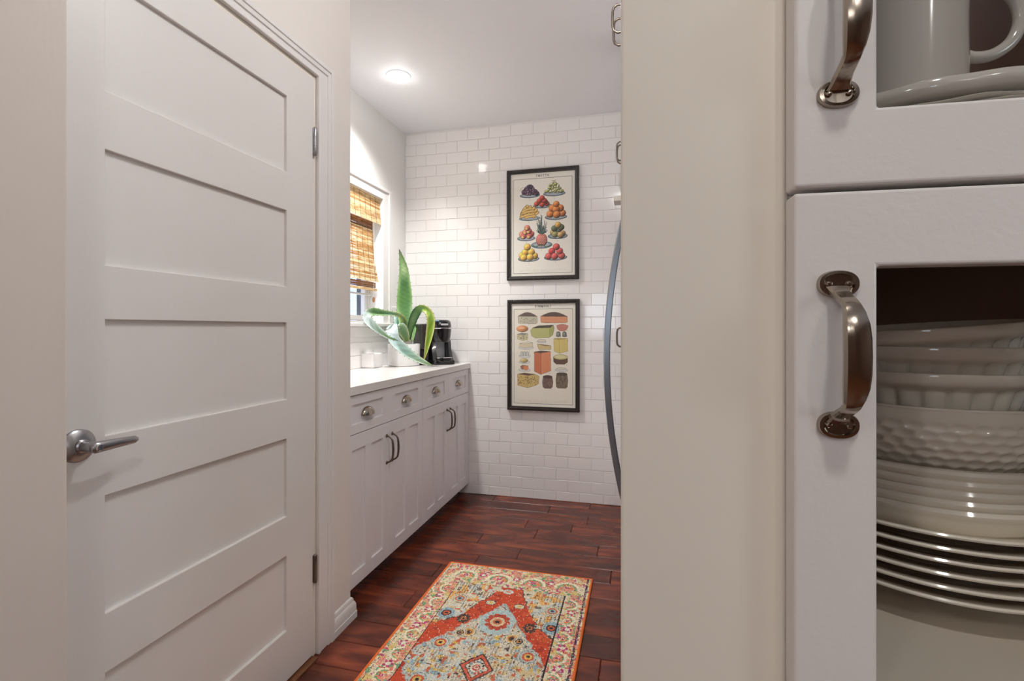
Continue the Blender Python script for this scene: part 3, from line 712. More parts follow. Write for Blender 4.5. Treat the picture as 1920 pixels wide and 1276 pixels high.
def loop_pull(par, x, y, zc, L=.118, pr=.035):
    k = pr/.035
    pts = [(x, y, zc+L/2-.006), (x-.020*k, y, zc+L/2-.004), (x-.031*k, y, zc+L/2-.014), (x-.0345*k, y, zc+L/4), (x-.035*k, y, zc), (x-.0345*k, y, zc-L/4), (x-.031*k, y, zc-L/2+.014), (x-.020*k, y, zc-L/2+.004), (x, y, zc-L/2+.006)]
    m = MB(); m.tube(pts, .0048, 12); 
    for s in (-1, 1): m.lathe([(.0001, 0), (.008, 0), (.008, -.003), (.005, -.005), (.0001, -.005)], (x, y, zc+s*(L/2-.006)), 16, 'x')
    return m.build('handle', M['pewter'], par, smooth=True, angle=60)
oc = tag(empty('over_fridge_cabinet', (-.0495, 1.56, 0)), 'white wall cabinet above the fridge with two loop handles near the ceiling', 'cabinet')
MB().box(.021, .71, 0, .92, 1.90, 2.575).build('body', M['cab'], oc)
for a, b, hy in ((.002, .459, .430), (.461, .918, .520)):
    d = frame((a, b), (1.902, 2.57), [(a+.06, b-.06, 1.962, 2.51)], .02, lambda p, q, c: (c, p, q)).build('door', M['cab'], oc, bevel=.001)
    MB().box(.009, .018, a+.057, b-.057, 1.959, 2.513).build('door_panel', M['cab'], d)
    loop_pull(d, 0, hy, 2.372, pr=.045)
pc = tag(empty('pantry_cabinet', (-.082, 2.62, 0)), 'tall white pantry cabinet between fridge and tiled wall, small handles showing', 'cabinet')
MB().box(.021, .73, 0, .705, .0, 2.575).build('body', M['cab'], pc)
for z0, z1, zh in ((1.70, 2.57, 2.20), (.08, 1.695, 1.11)):
    for a, b, hy in ((.002, .351, .40 if False else .325), (.353, .703, .378)):
        d = frame((a, b), (z0, z1), [(a+.06, b-.06, z0+.06, z1-.06)], .02, lambda p, q, c: (c, p, q)).build('door', M['cab'], pc, bevel=.001)
        MB().box(.009, .018, a+.057, b-.057, z0+.057, z1-.057).build('door_panel', M['cab'], d)
        loop_pull(d, 0, hy+.04, zh)

# ------------------------------------------------------------------ pictures (flat prints) on the tiled wall
class Canvas:
    def __init__(s, w, h, res, bg):
        s.w, s.h, s.res = w, h, res; s.nx, s.ny = int(round(w/res)), int(round(h/res))
        s.x = (np.arange(s.nx)+.5)*w/s.nx; s.y = (np.arange(s.ny)+.5)*h/s.ny
        s.X, s.Y = np.meshgrid(s.x, s.y); s.a = np.zeros((s.ny, s.nx, 3)); s.a[:] = bg
    def put(s, m, col, al=1.0):
        s.a[m] = s.a[m]*(1-al)+np.array(col, float)*al
    def rect(s, x0, y0, x1, y1, col, al=1): s.put((s.X >= x0) & (s.X <= x1) & (s.Y >= y0) & (s.Y <= y1), col, al)
    def ell(s, cx, cy, rx, ry, col, ang=0, al=1, shade=0, edge=None, ew=.0012, clip=None):
        c, n = math.cos(ang), math.sin(ang); dx, dy = s.X-cx, s.Y-cy; u = (dx*c+dy*n)/rx; v = (-dx*n+dy*c)/ry
        q = u*u+v*v; m = q <= 1
        if clip is not None: m &= clip
        if edge is not None:
            mo = ((dx*c+dy*n)/(rx+ew))**2+((-dx*n+dy*c)/(ry+ew))**2 <= 1
            if clip is not None: mo &= clip
            s.put(mo, edge)
        if shade:
            k = np.clip(1+shade*(-.9*u-1.0*v)-shade*.9*np.clip(q-.35, 0, 1), .25, 1.5)
            s.a[m] = np.clip(np.array(col, float)*k[m][:, None], 0, 255)
        else: s.put(m, col, al)
        return m
    def poly(s, pts, col, al=1, edge=None, ew=.0014):
        m = np.zeros(s.X.shape, bool); n = len(pts); j = n-1
        for i in range(n):
            xi, yi = pts[i]; xj, yj = pts[j]
            if yi != yj:
                m ^= ((yi > s.Y) != (yj > s.Y)) & (s.X < (xj-xi)*(s.Y-yi)/(yj-yi)+xi)
            j = i
        s.put(m, col, al)
        if edge is not None:
            for i in range(n): s.line([pts[i], pts[(i+1) % n]], ew, edge)
        return m
    def line(s, pts, wd, col, al=1, dash=None):
        for (x0, y0), (x1, y1) in zip(pts[:-1], pts[1:]):
            dx, dy = x1-x0, y1-y0; l2 = dx*dx+dy*dy+1e-12
            t = np.clip(((s.X-x0)*dx+(s.Y-y0)*dy)/l2, 0, 1)
            m = (s.X-x0-t*dx)**2+(s.Y-y0-t*dy)**2 <= (wd/2)**2
            s.put(m, col, al)
    def mesh(s, name, m, xf, parent, relief=None):
        nx, ny = s.nx, s.ny
        gx = np.linspace(0, s.w, nx+1); gy = np.linspace(0, s.h, ny+1); GX, GY = np.meshgrid(gx, gy)
        GZ = np.zeros_like(GX) if relief is None else relief(GX, GY)
        co = xf(GX.ravel(), GY.ravel(), GZ.ravel())
        me = bpy.data.meshes.new(name); me.vertices.add(len(co)); me.vertices.foreach_set('co', co.astype(np.float32).ravel())
        i = np.arange(nx*ny); r, c = i//nx, i % nx; a = r*(nx+1)+c
        q = np.stack([a, a+nx+1, a+nx+2, a+1], 1)
        me.loops.add(len(q)*4); me.loops.foreach_set('vertex_index', q.ravel().astype(np.int32))
        me.polygons.add(len(q)); me.polygons.foreach_set('loop_start', (np.arange(len(q))*4).astype(np.int32))
        me.update(calc_edges=True); me.validate()
        f = s.a/255.0; f = np.where(f <= .04045, f/12.92, ((f+.055)/1.055)**2.4)
        col = np.ones((nx*ny, 4), np.float32); col[:, :3] = f.reshape(-1, 3)
        at_ = me.color_attributes.new('Col', 'FLOAT_COLOR', 'CORNER'); at_.data.foreach_set('color', np.repeat(col, 4, 0).ravel())
        me.materials.append(m); o = bpy.data.objects.new(name, me); C.objects.link(o); o.parent = parent
        return o
# serif capitals from strokes: (kind, coords) on a 0..1 box; v = thick stem, h = hairline, d = thick diagonal, e = thin diagonal
GL = {'F': [('v', .22), ('h', .0, .85, 1), ('h', .2, .6, .5), ('s', .08, .42, 0), ('k', .85, 1, .78), ('k', .6, .62, .38)],
      'R': [('v', .22), ('h', .05, .6, 1), ('h', .2, .6, .5), ('a', .6, .75, .25, .24), ('d', .5, .5, .85, 0), ('s', .05, .42, 0)],
      'U': [('v2', .22, .3), ('e', .8, 1, .8, .3), ('b', .51, .3, .29, .28), ('s', .05, .42, 1), ('s', .65, .95, 1)],
      'T': [('v', .5), ('h', .05, .95, 1), ('s', .32, .68, 0), ('k', .05, 1, .75), ('k', .95, 1, .75)],
      'A': [('d', .5, 1, .85, 0), ('e', .5, 1, .12, 0), ('h', .25, .7, .35), ('s', 0, .28, 0), ('s', .68, 1, 0)],
      'O': [('o', .5, .5, .44, .5)], 'G': [('o', .5, .5, .44, .5, 1), ('v3', .84, .45), ('s', .6, .98, .45)],
      'M': [('e', .14, 0, .14, 1), ('v', .86), ('d', .14, 1, .5, .08), ('e', .5, .08, .86, 1), ('s', 0, .3, 0), ('s', .68, 1, 0)],
      'I': [('v', .5), ('s', .3, .7, 0), ('s', .3, .7, 1)]}
def letters(cv, text, cx, ytop, hgt, wd, gap, col):
    n = len(text); x = cx-(n*wd+(n-1)*gap)/2; th, tn = hgt*.22, hgt*.11
    def P(u, v): return (x+u*wd, ytop+(1-v)*hgt)
    for ch in text:
        for g in GL[ch]:
            k = g[0]
            if k == 'v': cv.line([P(g[1], 0), P(g[1], 1)], th, col)
            elif k in ('v2', 'v3'): cv.line([P(g[1], g[2]), P(g[1], 1 if k == 'v2' else 0.05)], th, col)
            elif k in ('h', 's'): cv.line([P(g[1], g[3]), P(g[2], g[3])], tn, col)
            elif k == 'k': cv.line([P(g[1], g[2]), P(g[1], g[3])], tn, col)
            elif k in ('d', 'e'): cv.line([P(g[1], g[2]), P(g[3], g[4])], th if k == 'd' else tn, col)
            elif k in ('o', 'a', 'b'):
                a0, a1 = {'o': (0, 2*PI), 'a': (-PI/2, PI/2), 'b': (PI, 2*PI)}[k]
                if k == 'o' and len(g) > 5: a0, a1 = .7, 5.9
                N_ = 20
                for i in range(N_):
                    a, b = a0+(a1-a0)*i/N_, a0+(a1-a0)*(i+1)/N_
                    cv.line([P(g[1]+g[3]*math.cos(a), g[2]+g[4]*math.sin(a)), P(g[1]+g[3]*math.cos(b), g[2]+g[4]*math.sin(b))], tn+(th-tn)*abs(math.cos((a+b)/2)), col)
        x += wd+gap
FW, FHt = .496, .754
def picture(x0, z0, label, draw, lean=0):
    t = tag(empty('framed_print', (x0, YB-.004, z0)), label, 'picture')
    mo = MB(); frame((0, FW), (0, FHt), [(.028, FW-.028, .028, FHt-.028)], .022, lambda a, b, c: (a, -.024+c, b), mo)
    frame((.006, FW-.006), (.006, FHt-.006), [(.018, FW-.018, .018, FHt-.018)], .01, lambda a, b, c: (a, -.029+c, b), mo)
    mo.build('frame', M['frame'], t, bevel=.0025, seg=2)
    bead = MB(); 
    k = 0
    for L_, fx in ((FHt, lambda s: (.009, s)), (FHt, lambda s: (FW-.009, s)), (FW, lambda s: (s, .009)), (FW, lambda s: (s, FHt-.009))):
        s = .012
        while s < L_-.01:
            a, b = fx(s); bead.lathe([(.0045, 0), (.0035, -.003), (.0001, -.0045)], (a, -.028, b), 6, 'y'); s += .0115
    bead.build('beading', M['frame'], t, smooth=True)['kind'] = 'stuff'
    MB().box(.02, FW-.02, -.012, -.004, .02, FHt-.02).build('backing', M['ink'], t)
    cv = Canvas(FW-.05, FHt-.05, .0012, (240, 236, 224)); draw(cv); g_ = cv.a.mean(2, keepdims=True); cv.a = g_+(cv.a-g_)*.84
    cv.mesh('print', M['paper'], lambda X, Y, Z: np.stack([X+.025, np.full_like(X, -.0125), FHt-.025-Y], 1), t)
    MB().add([(.0265, -.0175, .0265), (FW-.0265, -.0175, .0265), (FW-.0265, -.0175, FHt-.0265), (.0265, -.0175, FHt-.0265)], [(0, 1, 2, 3)]).build('glazing', M['pglass'], t)
    return t
def mapper(TL, TR, BR, BL):
    def f(px, py):
        s = (px-(TL[0]+BL[0])/2)/((TR[0]+BR[0])/2-(TL[0]+BL[0])/2); top = TL[1]+(TR[1]-TL[1])*s; bot = BL[1]+(BR[1]-BL[1])*s
        return s*FW-.025, (py-top)/(bot-top)*FHt-.025
    return f
INK = (46, 40, 38)
def common(cv, title, bg2):
    W_, H_ = cv.w, cv.h
    cv.rect(.022, .040, W_-.022, H_-.020, bg2)
    cv.line([(.022, .040), (W_-.022, .040), (W_-.022, H_-.022), (.022, H_-.022), (.022, .040)], .0022, INK)
    letters(cv, title, W_/2, .0150, .0135, .0115 if len(title) < 7 else .0105, .0035, INK)
    for y in (.660, .666, .672):
        for x in np.arange(.06, W_-.06, .0052):
            if rng.random() < .62 and (y < .67 or .12 < x < W_-.12): cv.rect(x, H_-.704+y, x+.0034, H_-.704+y+.0012, (168, 162, 150))
def frutta(cv):
    f = mapper((110, 113), (830, 55), (830, 1190), (113, 1210)); common(cv, 'FRUTTA', (240, 236, 224)); K = FW/719
    def plate(px, py, rx, ry):
        x, y = f(px, py); cv.ell(x, y, rx*K, ry*K, (96, 112, 130), edge=(50, 60, 72)); cv.ell(x, y-.0015, rx*K*.9, ry*K*.75, (168, 182, 192))
        for a in np.linspace(0, 2*PI, 22): cv.ell(x+rx*K*.8*math.cos(a), y+ry*K*.75*math.sin(a), .0025, .0018, (66, 92, 88))
    def ball(px, py, r, col, sh=.42, st=None):
        x, y = f(px, py); cv.ell(x, y, r*K, r*K*.95, col, shade=sh, edge=tuple(c*.42 for c in col)); cv.ell(x-r*K*.3, y-r*K*.35, r*K*.22, r*K*.2, tuple(min(255, c*1.25+30) for c in col), al=.6)
    def tick(px, py): x, y = f(px, py); cv.ell(x, y, .002, .002, INK)
    rr = random.Random(3)
    plate(345, 355, 100, 24)
    for i in range(80):
        a = rr.random(); px = 345+rr.uniform(-1, 1)*(30+62*a); py = 262+85*a+rr.uniform(-8, 4); ball(px, py, 13, rr.choice([(112, 84, 108), (92, 62, 88), (130, 98, 126), (78, 52, 74)]))
    x, y = f(262, 300); cv.line([(x-.012, y+.006), (x, y-.012), (x+.016, y-.016)], .002, (66, 72, 40))
    plate(588, 335, 108, 24)
    for i in range(95):
        a = rr.random(); px = 588+rr.uniform(-1, 1)*(24+76*a); py = 238+88*a+rr.uniform(-8, 4); ball(px, py, 12, rr.choice([(186, 190, 120), (206, 206, 150), (160, 166, 96), (214, 216, 170)]))
    x, y = f(588, 215); cv.line([(x-.016, y-.008), (x+.014, y+.004)], .003, (170, 90, 66)); cv.line([(x-.010, y+.01), (x, y-.006), (x+.012, y-.012)], .0025, (120, 90, 60))
    plate(470, 457, 92, 24)
    for px, py in ((412, 440), (515, 437), (440, 420), (500, 418), (468, 447), (440, 408), (490, 405), (468, 378)): ball(px, py, 25, (206, 74, 56))
    plate(342, 585, 105, 22)
    for i in range(13):
        a = i/12; x, y = f(270+i*11, 575-abs(i-5)*2); x1, y1 = f(300+i*4, 470+abs(i-5)*3)
    for k, (x0_, y0_, x1_, y1_, w_) in enumerate([(262, 545, 318, 465, 30), (290, 560, 350, 470, 30), (318, 560, 385, 480, 30), (350, 560, 410, 500, 28), (385, 570, 425, 525, 26), (258, 560, 300, 480, 26), (255, 572, 385, 540, 24), (262, 540, 380, 510, 22), (270, 520, 360, 485, 22), (300, 580, 395, 560, 22)]):
        a, b = f(x0_, y0_), f(x1_, y1_); m_ = ((a[0]+b[0])/2-.004, (a[1]+b[1])/2-.003)
        cv.line([a, m_, b], w_*K*1.12, (92, 64, 26)); cv.line([a, m_, b], w_*K*.86, (232, 182, 84)); cv.line([(a[0], a[1]-.003), (m_[0], m_[1]-.003), (b[0], b[1]-.003)], w_*K*.25, (246, 214, 130))
    plate(604, 570, 108, 26)
    for px, py in ((665, 530), (548, 540), (570, 480), (645, 480), (605, 490), (612, 545), (608, 440)): ball(px, py, 36 if py > 450 else 30, (230, 128, 62))
    plate(308, 785, 90, 26)
    for px, py in ((265, 745), (360, 740), (280, 765), (338, 762), (300, 722), (335, 712), (318, 680)): ball(px, py, 29, rr.choice([(222, 92, 88), (226, 120, 96)])); ball(px-9, py+9, 13, (238, 196, 120), .1)
    plate(622, 760, 96, 28)
    for px, py, c in ((668, 735, (182, 146, 96)), (578, 725, (176, 150, 92)), (595, 745, (150, 146, 92)), (650, 748, (190, 150, 90)), (632, 690, (126, 140, 108)), (590, 685, (90, 110, 78)), (655, 672, (100, 118, 84)), (625, 650, (206, 158, 74))): ball(px, py, 31, c)
    plate(463, 850, 105, 34)
    x, y = f(463, 800); cv.ell(x, y, 55*K, 64*K, (206, 100, 92), shade=.3, edge=(110, 50, 46))
    for i in range(-5, 6):
        for j in range(-6, 7):
            a, b = f(463+i*17+(j % 2)*8, 800+j*12)
            if ((a-x)/(50*K))**2+((b-y)/(60*K))**2 < 1: cv.ell(a, b, .0035, .0026, (240, 186, 160)); cv.ell(a, b+.003, .0035, .0012, (120, 46, 46))
    for k in range(46):
        a = rr.uniform(-1.25, 1.25); l = rr.uniform(70, 200)*(1-.4*abs(a)); b = f(463, 742)
        q = f(463+math.sin(a)*l*.62, 742-math.cos(a)*l); mid = f(463+math.sin(a)*l*.45, 742-math.cos(a)*l*.6)
        c = rr.choice([(58, 84, 84), (84, 112, 108), (44, 64, 66), (112, 138, 128)]); cv.line([b, mid], .0075, c); cv.line([mid, q], .0035, c)
    for k in range(14):
        q = f(375+k*14, 858+10*math.sin(k*.8)); cv.ell(q[0], q[1], .007, .004, rr.choice([(58, 100, 80), (80, 124, 96)]))
    plate(332, 990, 106, 28)
    for px, py in ((268, 955), (392, 960), (298, 925), (360, 920), (282, 978), (348, 973), (320, 872)): ball(px, py, 34, (240, 182, 72))
    plate(600, 975, 112, 28)
    for px, py in ((532, 962), (660, 955), (565, 912), (640, 910), (592, 962), (608, 868)): ball(px, py, 33, rr.choice([(208, 66, 70), (222, 88, 84)])); 
    for px, py in ((345, 400), (585, 382), (468, 500), (335, 622), (602, 603), (310, 828), (620, 806), (462, 902), (335, 1032), (600, 1020)): tick(px, py)
def formaggi(cv):
    f = mapper((113, 95), (838, 78), (840, 1208), (118, 1193)); common(cv, 'FORMAGGI', (236, 229, 212)); K = FW/722; rr = random.Random(5)
    def pg(pts, col, edge=(80, 66, 58)): return cv.poly([f(*p) for p in pts], col, edge=edge)
    def el(px, py, rx, ry, col, **k): x, y = f(px, py); return cv.ell(x, y, rx*K, ry*K, col, **k)
    def half(x0_, x1_, yt, ym, yb, top, face):
        n = 16; arc = [(x0_+(x1_-x0_)*i/n, ym-(ym-yt)*math.sin(PI*i/n)) for i in range(n+1)]
        pg([(x0_, ym), (x0_+4, yb-8), (x0_+14, yb), (x1_-14, yb-2), (x1_, yb-12), (x1_, ym)], face); pg(arc, top)
    half(222, 420, 218, 258, 332, (110, 92, 84), (196, 190, 162))
    for i in range(40): el(rr.uniform(240, 405), rr.uniform(275, 318), rr.uniform(3, 9), 2.5, rr.choice([(120, 128, 116), (160, 160, 140)]))
    half(452, 720, 212, 256, 320, (104, 82, 74), (226, 150, 108))
    el(268, 383, 58, 31, (222, 144, 92), shade=.2, edge=(120, 70, 50)); el(262, 375, 30, 12, (238, 182, 130))
    pg([(350, 400), (372, 372), (430, 350), (580, 340), (588, 372), (575, 440), (540, 466), (400, 474), (362, 452)], (190, 190, 116)); pg([(372, 376), (430, 350), (580, 340), (545, 368), (470, 372)], (92, 84, 66)); pg([(545, 370), (580, 345), (586, 375), (574, 440), (545, 462)], (172, 176, 96))
    m_ = [(612+112*i/12, 345-12*math.sin(PI*i/12)) for i in range(13)]+[(724, 360), (712, 386), (690, 400), (645, 400), (620, 380)]; pg(m_, (206, 124, 110))
    for px in (630, 690): pg([(px-22, 455), (px-18, 415), (px-8, 406), (px+8, 406), (px+18, 415), (px+24, 455), (px, 460)], (112, 112, 106)); el(px-4, 430, 7, 16, (160, 160, 150))
    pg([(215, 438), (262, 424), (322, 430), (322, 482), (280, 502), (218, 486)], (208, 196, 146)); pg([(215, 438), (262, 424), (322, 430), (280, 446)], (140, 146, 140))
    for i in range(18): el(rr.uniform(224, 316), rr.uniform(450, 488), 4, 4, rr.choice([(130, 110, 90), (96, 104, 96)]))
    for (px, py, rx) in ((463, 508, 46), (305, 572, 78), (292, 655, 60), (290, 716, 56), (288, 794, 60), (660, 790, 62)): el(px, py, rx, 15, (206, 206, 206), edge=(130, 134, 142)); el(px, py-2, rx*.8, 9, (226, 224, 216))
    pg([(425, 495), (440, 488), (500, 490), (505, 508), (430, 512)], (220, 210, 186)); pg([(420, 532), (470, 536), (556, 548), (556, 585), (440, 590), (424, 560)], (214, 190, 128)); pg([(420, 532), (470, 536), (556, 548), (500, 552)], (170, 130, 84))
    pg([(238, 530), (330, 512), (372, 520), (374, 562), (290, 574), (238, 562)], (222, 208, 172)); pg([(238, 530), (330, 512), (372, 520), (300, 532)], (236, 228, 204))
    for px in (262, 290, 318): pg([(px-14, 652), (px-12, 618), (px+2, 608), (px+14, 618), (px+14, 650)], (206, 206, 196), edge=(70, 74, 72))
    el(285, 700, 38, 21, (206, 186, 116), shade=.2, edge=(90, 80, 50)); pg([(246, 760), (270, 746), (326, 752), (328, 784), (262, 790)], (176, 108, 84)); el(304, 774, 25, 22, (226, 138, 84), edge=(120, 70, 50))
    pg([(584, 478), (628, 470), (720, 474), (722, 600), (640, 624), (588, 602)], (222, 200, 112)); pg([(584, 478), (628, 470), (720, 474), (636, 488)], (206, 176, 92)); cv.line([f(636, 488), f(640, 622)], .0012, (150, 124, 60))
    pg([(388, 612), (456, 600), (553, 606), (556, 800), (456, 838), (390, 806)], (228, 140, 96)); pg([(388, 612), (456, 600), (553, 606), (460, 622)], (92, 74, 66)); pg([(388, 616), (458, 624), (456, 838), (390, 806)], (214, 118, 78))
    pg([(580, 660), (722, 660), (720, 712), (690, 732), (610, 732), (582, 708)], (112, 82, 68)); el(652, 660, 70, 24, (206, 196, 130), edge=(96, 70, 56)); el(652, 658, 50, 14, (222, 214, 156))
    pg([(612, 774), (640, 764), (702, 770), (704, 784), (625, 790)], (224, 216, 192))
    pg([(218, 838), (290, 824), (400, 836), (438, 856), (434, 930), (400, 950), (318, 972), (220, 948)], (214, 184, 108)); pg([(222, 836), (290, 824), (400, 836), (330, 850)], (120, 88, 70)); cv.line([f(325, 850), f(318, 970)], .0014, (150, 116, 60))
    for i in range(60): el(rr.uniform(228, 425), rr.uniform(862, 938), rr.uniform(3, 6), rr.uniform(3, 5), rr.choice([(96, 60, 40), (150, 104, 56), (120, 84, 50)]))
    for (a, b, t_, bt, c) in ((470, 577, 845, 975, (120, 88, 84)), (604, 724, 815, 972, (124, 108, 88))):
        mx_ = (a+b)/2; pg([(a+8, t_+14), (a, (t_+bt)/2), (a+6, bt-14), (a+22, bt), (b-22, bt), (b-6, bt-14), (b, (t_+bt)/2), (b-8, t_+14)], c); el(mx_, t_+14, (b-a)/2-8, 14, tuple(v*.75 for v in c), edge=(66, 48, 44))
        for i in range(70): el(rr.uniform(a+10, b-10), rr.uniform(t_+34, bt-12), 5, rr.uniform(3, 9), rr.choice([(150, 126, 108), (92, 66, 62), (170, 140, 118)]), al=.5)
    for px, py in ((335, 342), (595, 330), (323, 408), (538, 478), (715, 396), (315, 497), (500, 524), (340, 603), (540, 593), (710, 618), (335, 675), (338, 740), (712, 736), (543, 826), (335, 810), (718, 800), (352, 975), (562, 982), (705, 980)):
        x, y = f(px, py); cv.ell(x, y, .0018, .0016, INK)
picture(-.871, 1.4905, 'black-framed FRUTTA print of fruit piled on plates, upper of two', frutta)
picture(-.867, .6045, 'black-framed FORMAGGI print of cheeses, lower of two', formaggi)

# ------------------------------------------------------------------ rug
RW, RL = .690, 1.38
rg = tag(empty('area_rug', (-.892, 2.312, .0005), math.radians(-.2)), 'colourful orange, red and cream medallion rug on the dark wood floor', 'rug')
cv = Canvas(RW, RL, .0030, (206, 190, 160)); X, Y = cv.X, cv.Y
rr = random.Random(11); NZ = rng.random((cv.ny, cv.nx))
def sm(n, s):                            # smooth random field
    gy, gx = int(RL/s)+3, int(RW/s)+3; g = np.random.default_rng(n).random((gy, gx)); yy, xx = Y/s, X/s; i, j = yy.astype(int), xx.astype(int); fy, fx = yy-i, xx-j
    fy, fx = fy*fy*(3-2*fy), fx*fx*(3-2*fx)
    return (g[i, j]*(1-fx)+g[i, j+1]*fx)*(1-fy)+(g[i+1, j]*(1-fx)+g[i+1, j+1]*fx)*fy
CR, RD, DR, BL, OR, YL, GN, MG, PK, DK, TN = (214, 204, 178), (196, 66, 34), (150, 40, 26), (150, 184, 190), (228, 132, 62), (216, 178, 84), (96, 146, 96), (176, 42, 104), (226, 136, 112), (44, 32, 34), (170, 150, 122)
Ys = np.minimum(Y, RL-Y); B1 = .028; B2 = .105; By2 = .168
edge = np.minimum(np.minimum(X, RW-X), Ys)
inner = (X > B2) & (X < RW-B2+.008) & (Ys > By2)
border = ~inner
# border: cream ground with pink/orange arches and sprigs
b1, b2, b3 = sm(1, .018), sm(2, .012), sm(3, .03)
cv.put(border, (222, 206, 172)); cv.put(border & (b3 > .60), (222, 150, 122)); cv.put(border & (b1 > .68), (214, 186, 112)); cv.put(border & (b2 > .74), (208, 110, 96)); cv.put(border & (sm(31, .010) > .78), (110, 160, 116)); cv.put(border & (sm(32, .011) > .82), (184, 70, 116))
s = np.arctan2(1, 1)
def motif(cx, cy, ang, sc=1.0):
    c, n = math.cos(ang), math.sin(ang)
    def R(u, v): return (cx+(u*c-v*n)*sc, cy+(u*n+v*c)*sc)
    N_ = 16
    pts = [R(.046*math.cos(PI*i/N_), .016-.048*math.sin(PI*i/N_)) for i in range(N_+1)]
    cv.line(pts, .012*sc, (232, 222, 190)); cv.line([R(.034*math.cos(PI*i/N_), .016-.036*math.sin(PI*i/N_)) for i in range(N_+1)], .006*sc, (98, 158, 112))
    for u, v, cc, r_ in ((0, .002, MG, .010), (-.020, .008, PK, .010), (.022, .008, OR, .010), (0, -.020, GN, .007), (-.012, -.012, (222, 96, 60), .007), (.013, -.012, (222, 96, 60), .007)):
        q = R(u, v); cv.ell(q[0], q[1], r_*sc, r_*.7*sc, cc)
    q = R(0, .002); cv.ell(q[0], q[1], .003, .003, (240, 220, 200))
def sprig(cx, cy):
    for k in range(5): a = k*2*PI/5; cv.ell(cx+.014*math.cos(a), cy+.014*math.sin(a), .006, .006, (198, 70, 120) if k % 2 else MG)
    cv.ell(cx, cy, .009, .009, (226, 220, 196)); cv.line([(cx-.02, cy+.024), (cx+.02, cy+.024)], .004, RD)
for x in (.115, .275, .435, .59):
    for y, a in ((.098, 0), (RL-.098, PI)): motif(x, y, a, 1.15)
for x in (.195, .355, .515):
    for y in (.085, RL-.085): sprig(x, y)
for k in range(9):
    y = .235+k*.115
    for x, a in ((.066, -PI/2), (RW-.066+.004, PI/2)): motif(x, y, a, .72)
    for x in (.062, RW-.058): sprig(x, y+.057)
# field
def F(m, col, al=1): cv.put(m & inner, col, al)
cx0, cy0 = .357, .70; dx = np.abs(X-cx0); dy = np.abs(Y-cy0); wob = (sm(5, .02)-.5)*.03+(sm(6, .008)-.5)*.014
F(X > -1, RD); F(sm(7, .05) > .6, (206, 84, 44), .7); F(sm(8, .02) > .75, DR, .6)
# corner spandrels: cream blocks whose inner edge steps toward the centre
sp = (dx > .060+.30*np.clip((np.abs(dy)*-1+.50)/.30, 0, 1)*1.0+wob) & (dy > .20) & (dy-.10 > .36-.95*dx+wob)
bnd = np.interp(dx, [0, .040, .05, .075, .107, .157, .20, .25, .3], [.9, .60, .51, .45, .39, .27, .24, .19, .15])+wob
spc = (dy > bnd)
F(spc, CR); spb = (dy > bnd) & (dy < bnd+.012)
F(spb, DK, .85)
F(spc & (sm(9, .03) > .66), (192, 198, 190)); F(spc & (sm(10, .025) > .66), (226, 170, 92)); F(spc & (sm(12, .018) > .84), (110, 96, 84)); F(spc & (sm(13, .014) > .8), (206, 92, 58))
# dark tick weave in the spandrels
tick = ((np.floor(X/.0065).astype(int) % 2) == 0) & (NZ > .38)
F(spc & tick & (sm(14, .05) > .4), (98, 86, 76), .75)
# medallion, pale with stepped outline and pointed top
mb_ = np.interp(dx, [0, .03, .06, .10, .14, .18, .22, .26], [.385, .36, .295, .245, .18, .13, .075, .0])+wob*1.2
med = dy < mb_
mo = dy < mb_+.013
F(mo, (164, 176, 170)); F(med, (206, 198, 178))
F(med & (sm(15, .03) > .68), (190, 196, 188)); F(med & (sm(16, .02) > .76), (146, 172, 178)); F(med & (sm(17, .022) > .80), (208, 184, 134)); F(med & (sm(18, .012) > .85), (80, 62, 56)); F(med & (sm(19, .016) > .8), (200, 96, 60)); F(med & (sm(20, .014) > .82), YL)
F(med & tick & (sm(21, .04) > .52), (112, 100, 90), .6)
def flower(cx, cy, r, c1, c2, c3):
    for k in range(10):
        a = k*2*PI/10; cv.ell(cx+r*.78*math.cos(a), cy+r*.9*math.sin(a), r*.30, r*.30, c1)
    cv.ell(cx, cy, r*.82, r*.9, c1, edge=(104, 84, 72), ew=.0018); cv.ell(cx, cy, r*.62, r*.66, c2); cv.ell(cx, cy, r*.40, r*.42, c3); cv.ell(cx, cy, r*.2, r*.2, DK)
for sy in (1, -1):
    cyy = cy0-sy*.275
    cv.ell(cx0+.003, cyy, .070, .085, (170, 190, 188)); flower(cx0+.003, cyy, .047, (190, 62, 36), (214, 190, 150), (196, 100, 60))
    cv.ell(cx0-.05, cy0-sy*.505, .016, .010, CR); cv.ell(cx0-.012, cy0-sy*.50, .024, .018, (200, 206, 196)); cv.ell(cx0-.012, cy0-sy*.50, .012, .006, PK)
    for sx in (-1, 1):
        cv.ell(cx0+sx*.062, cy0-sy*.40, .020, .016, (214, 206, 176), edge=DK, ew=.003); cv.ell(cx0+sx*.062, cy0-sy*.40, .008, .008, YL)
        flower(cx0+sx*.135, cy0-sy*.265, .026, (56, 44, 42), (120, 60, 44), (196, 120, 70))
        flower(cx0+sx*.215, cy0-sy*.285, .034, (146, 178, 186), (70, 50, 52), (206, 90, 50))
        flower(cx0+sx*.085, cy0-sy*.185, .032, (206, 196, 166), (214, 150, 66), (110, 70, 50))
        flower(cx0+sx*.165, cy0-sy*.10, .036, (176, 188, 182), (200, 84, 50), (216, 176, 90))
        flower(cx0+sx*.115, cy0-sy*.175, .024, (210, 198, 168), (60, 66, 72), (206, 140, 70))
        flower(cx0+sx*.20, cy0-sy*.40, .034, (206, 196, 168), (200, 104, 60), (150, 176, 184))
        for k in range(0): flower(cx0+sx*(.17+.03*k), cy0-sy*(.455-.02*k), .015, (214, 150, 80), (120, 150, 160), (206, 70, 50))
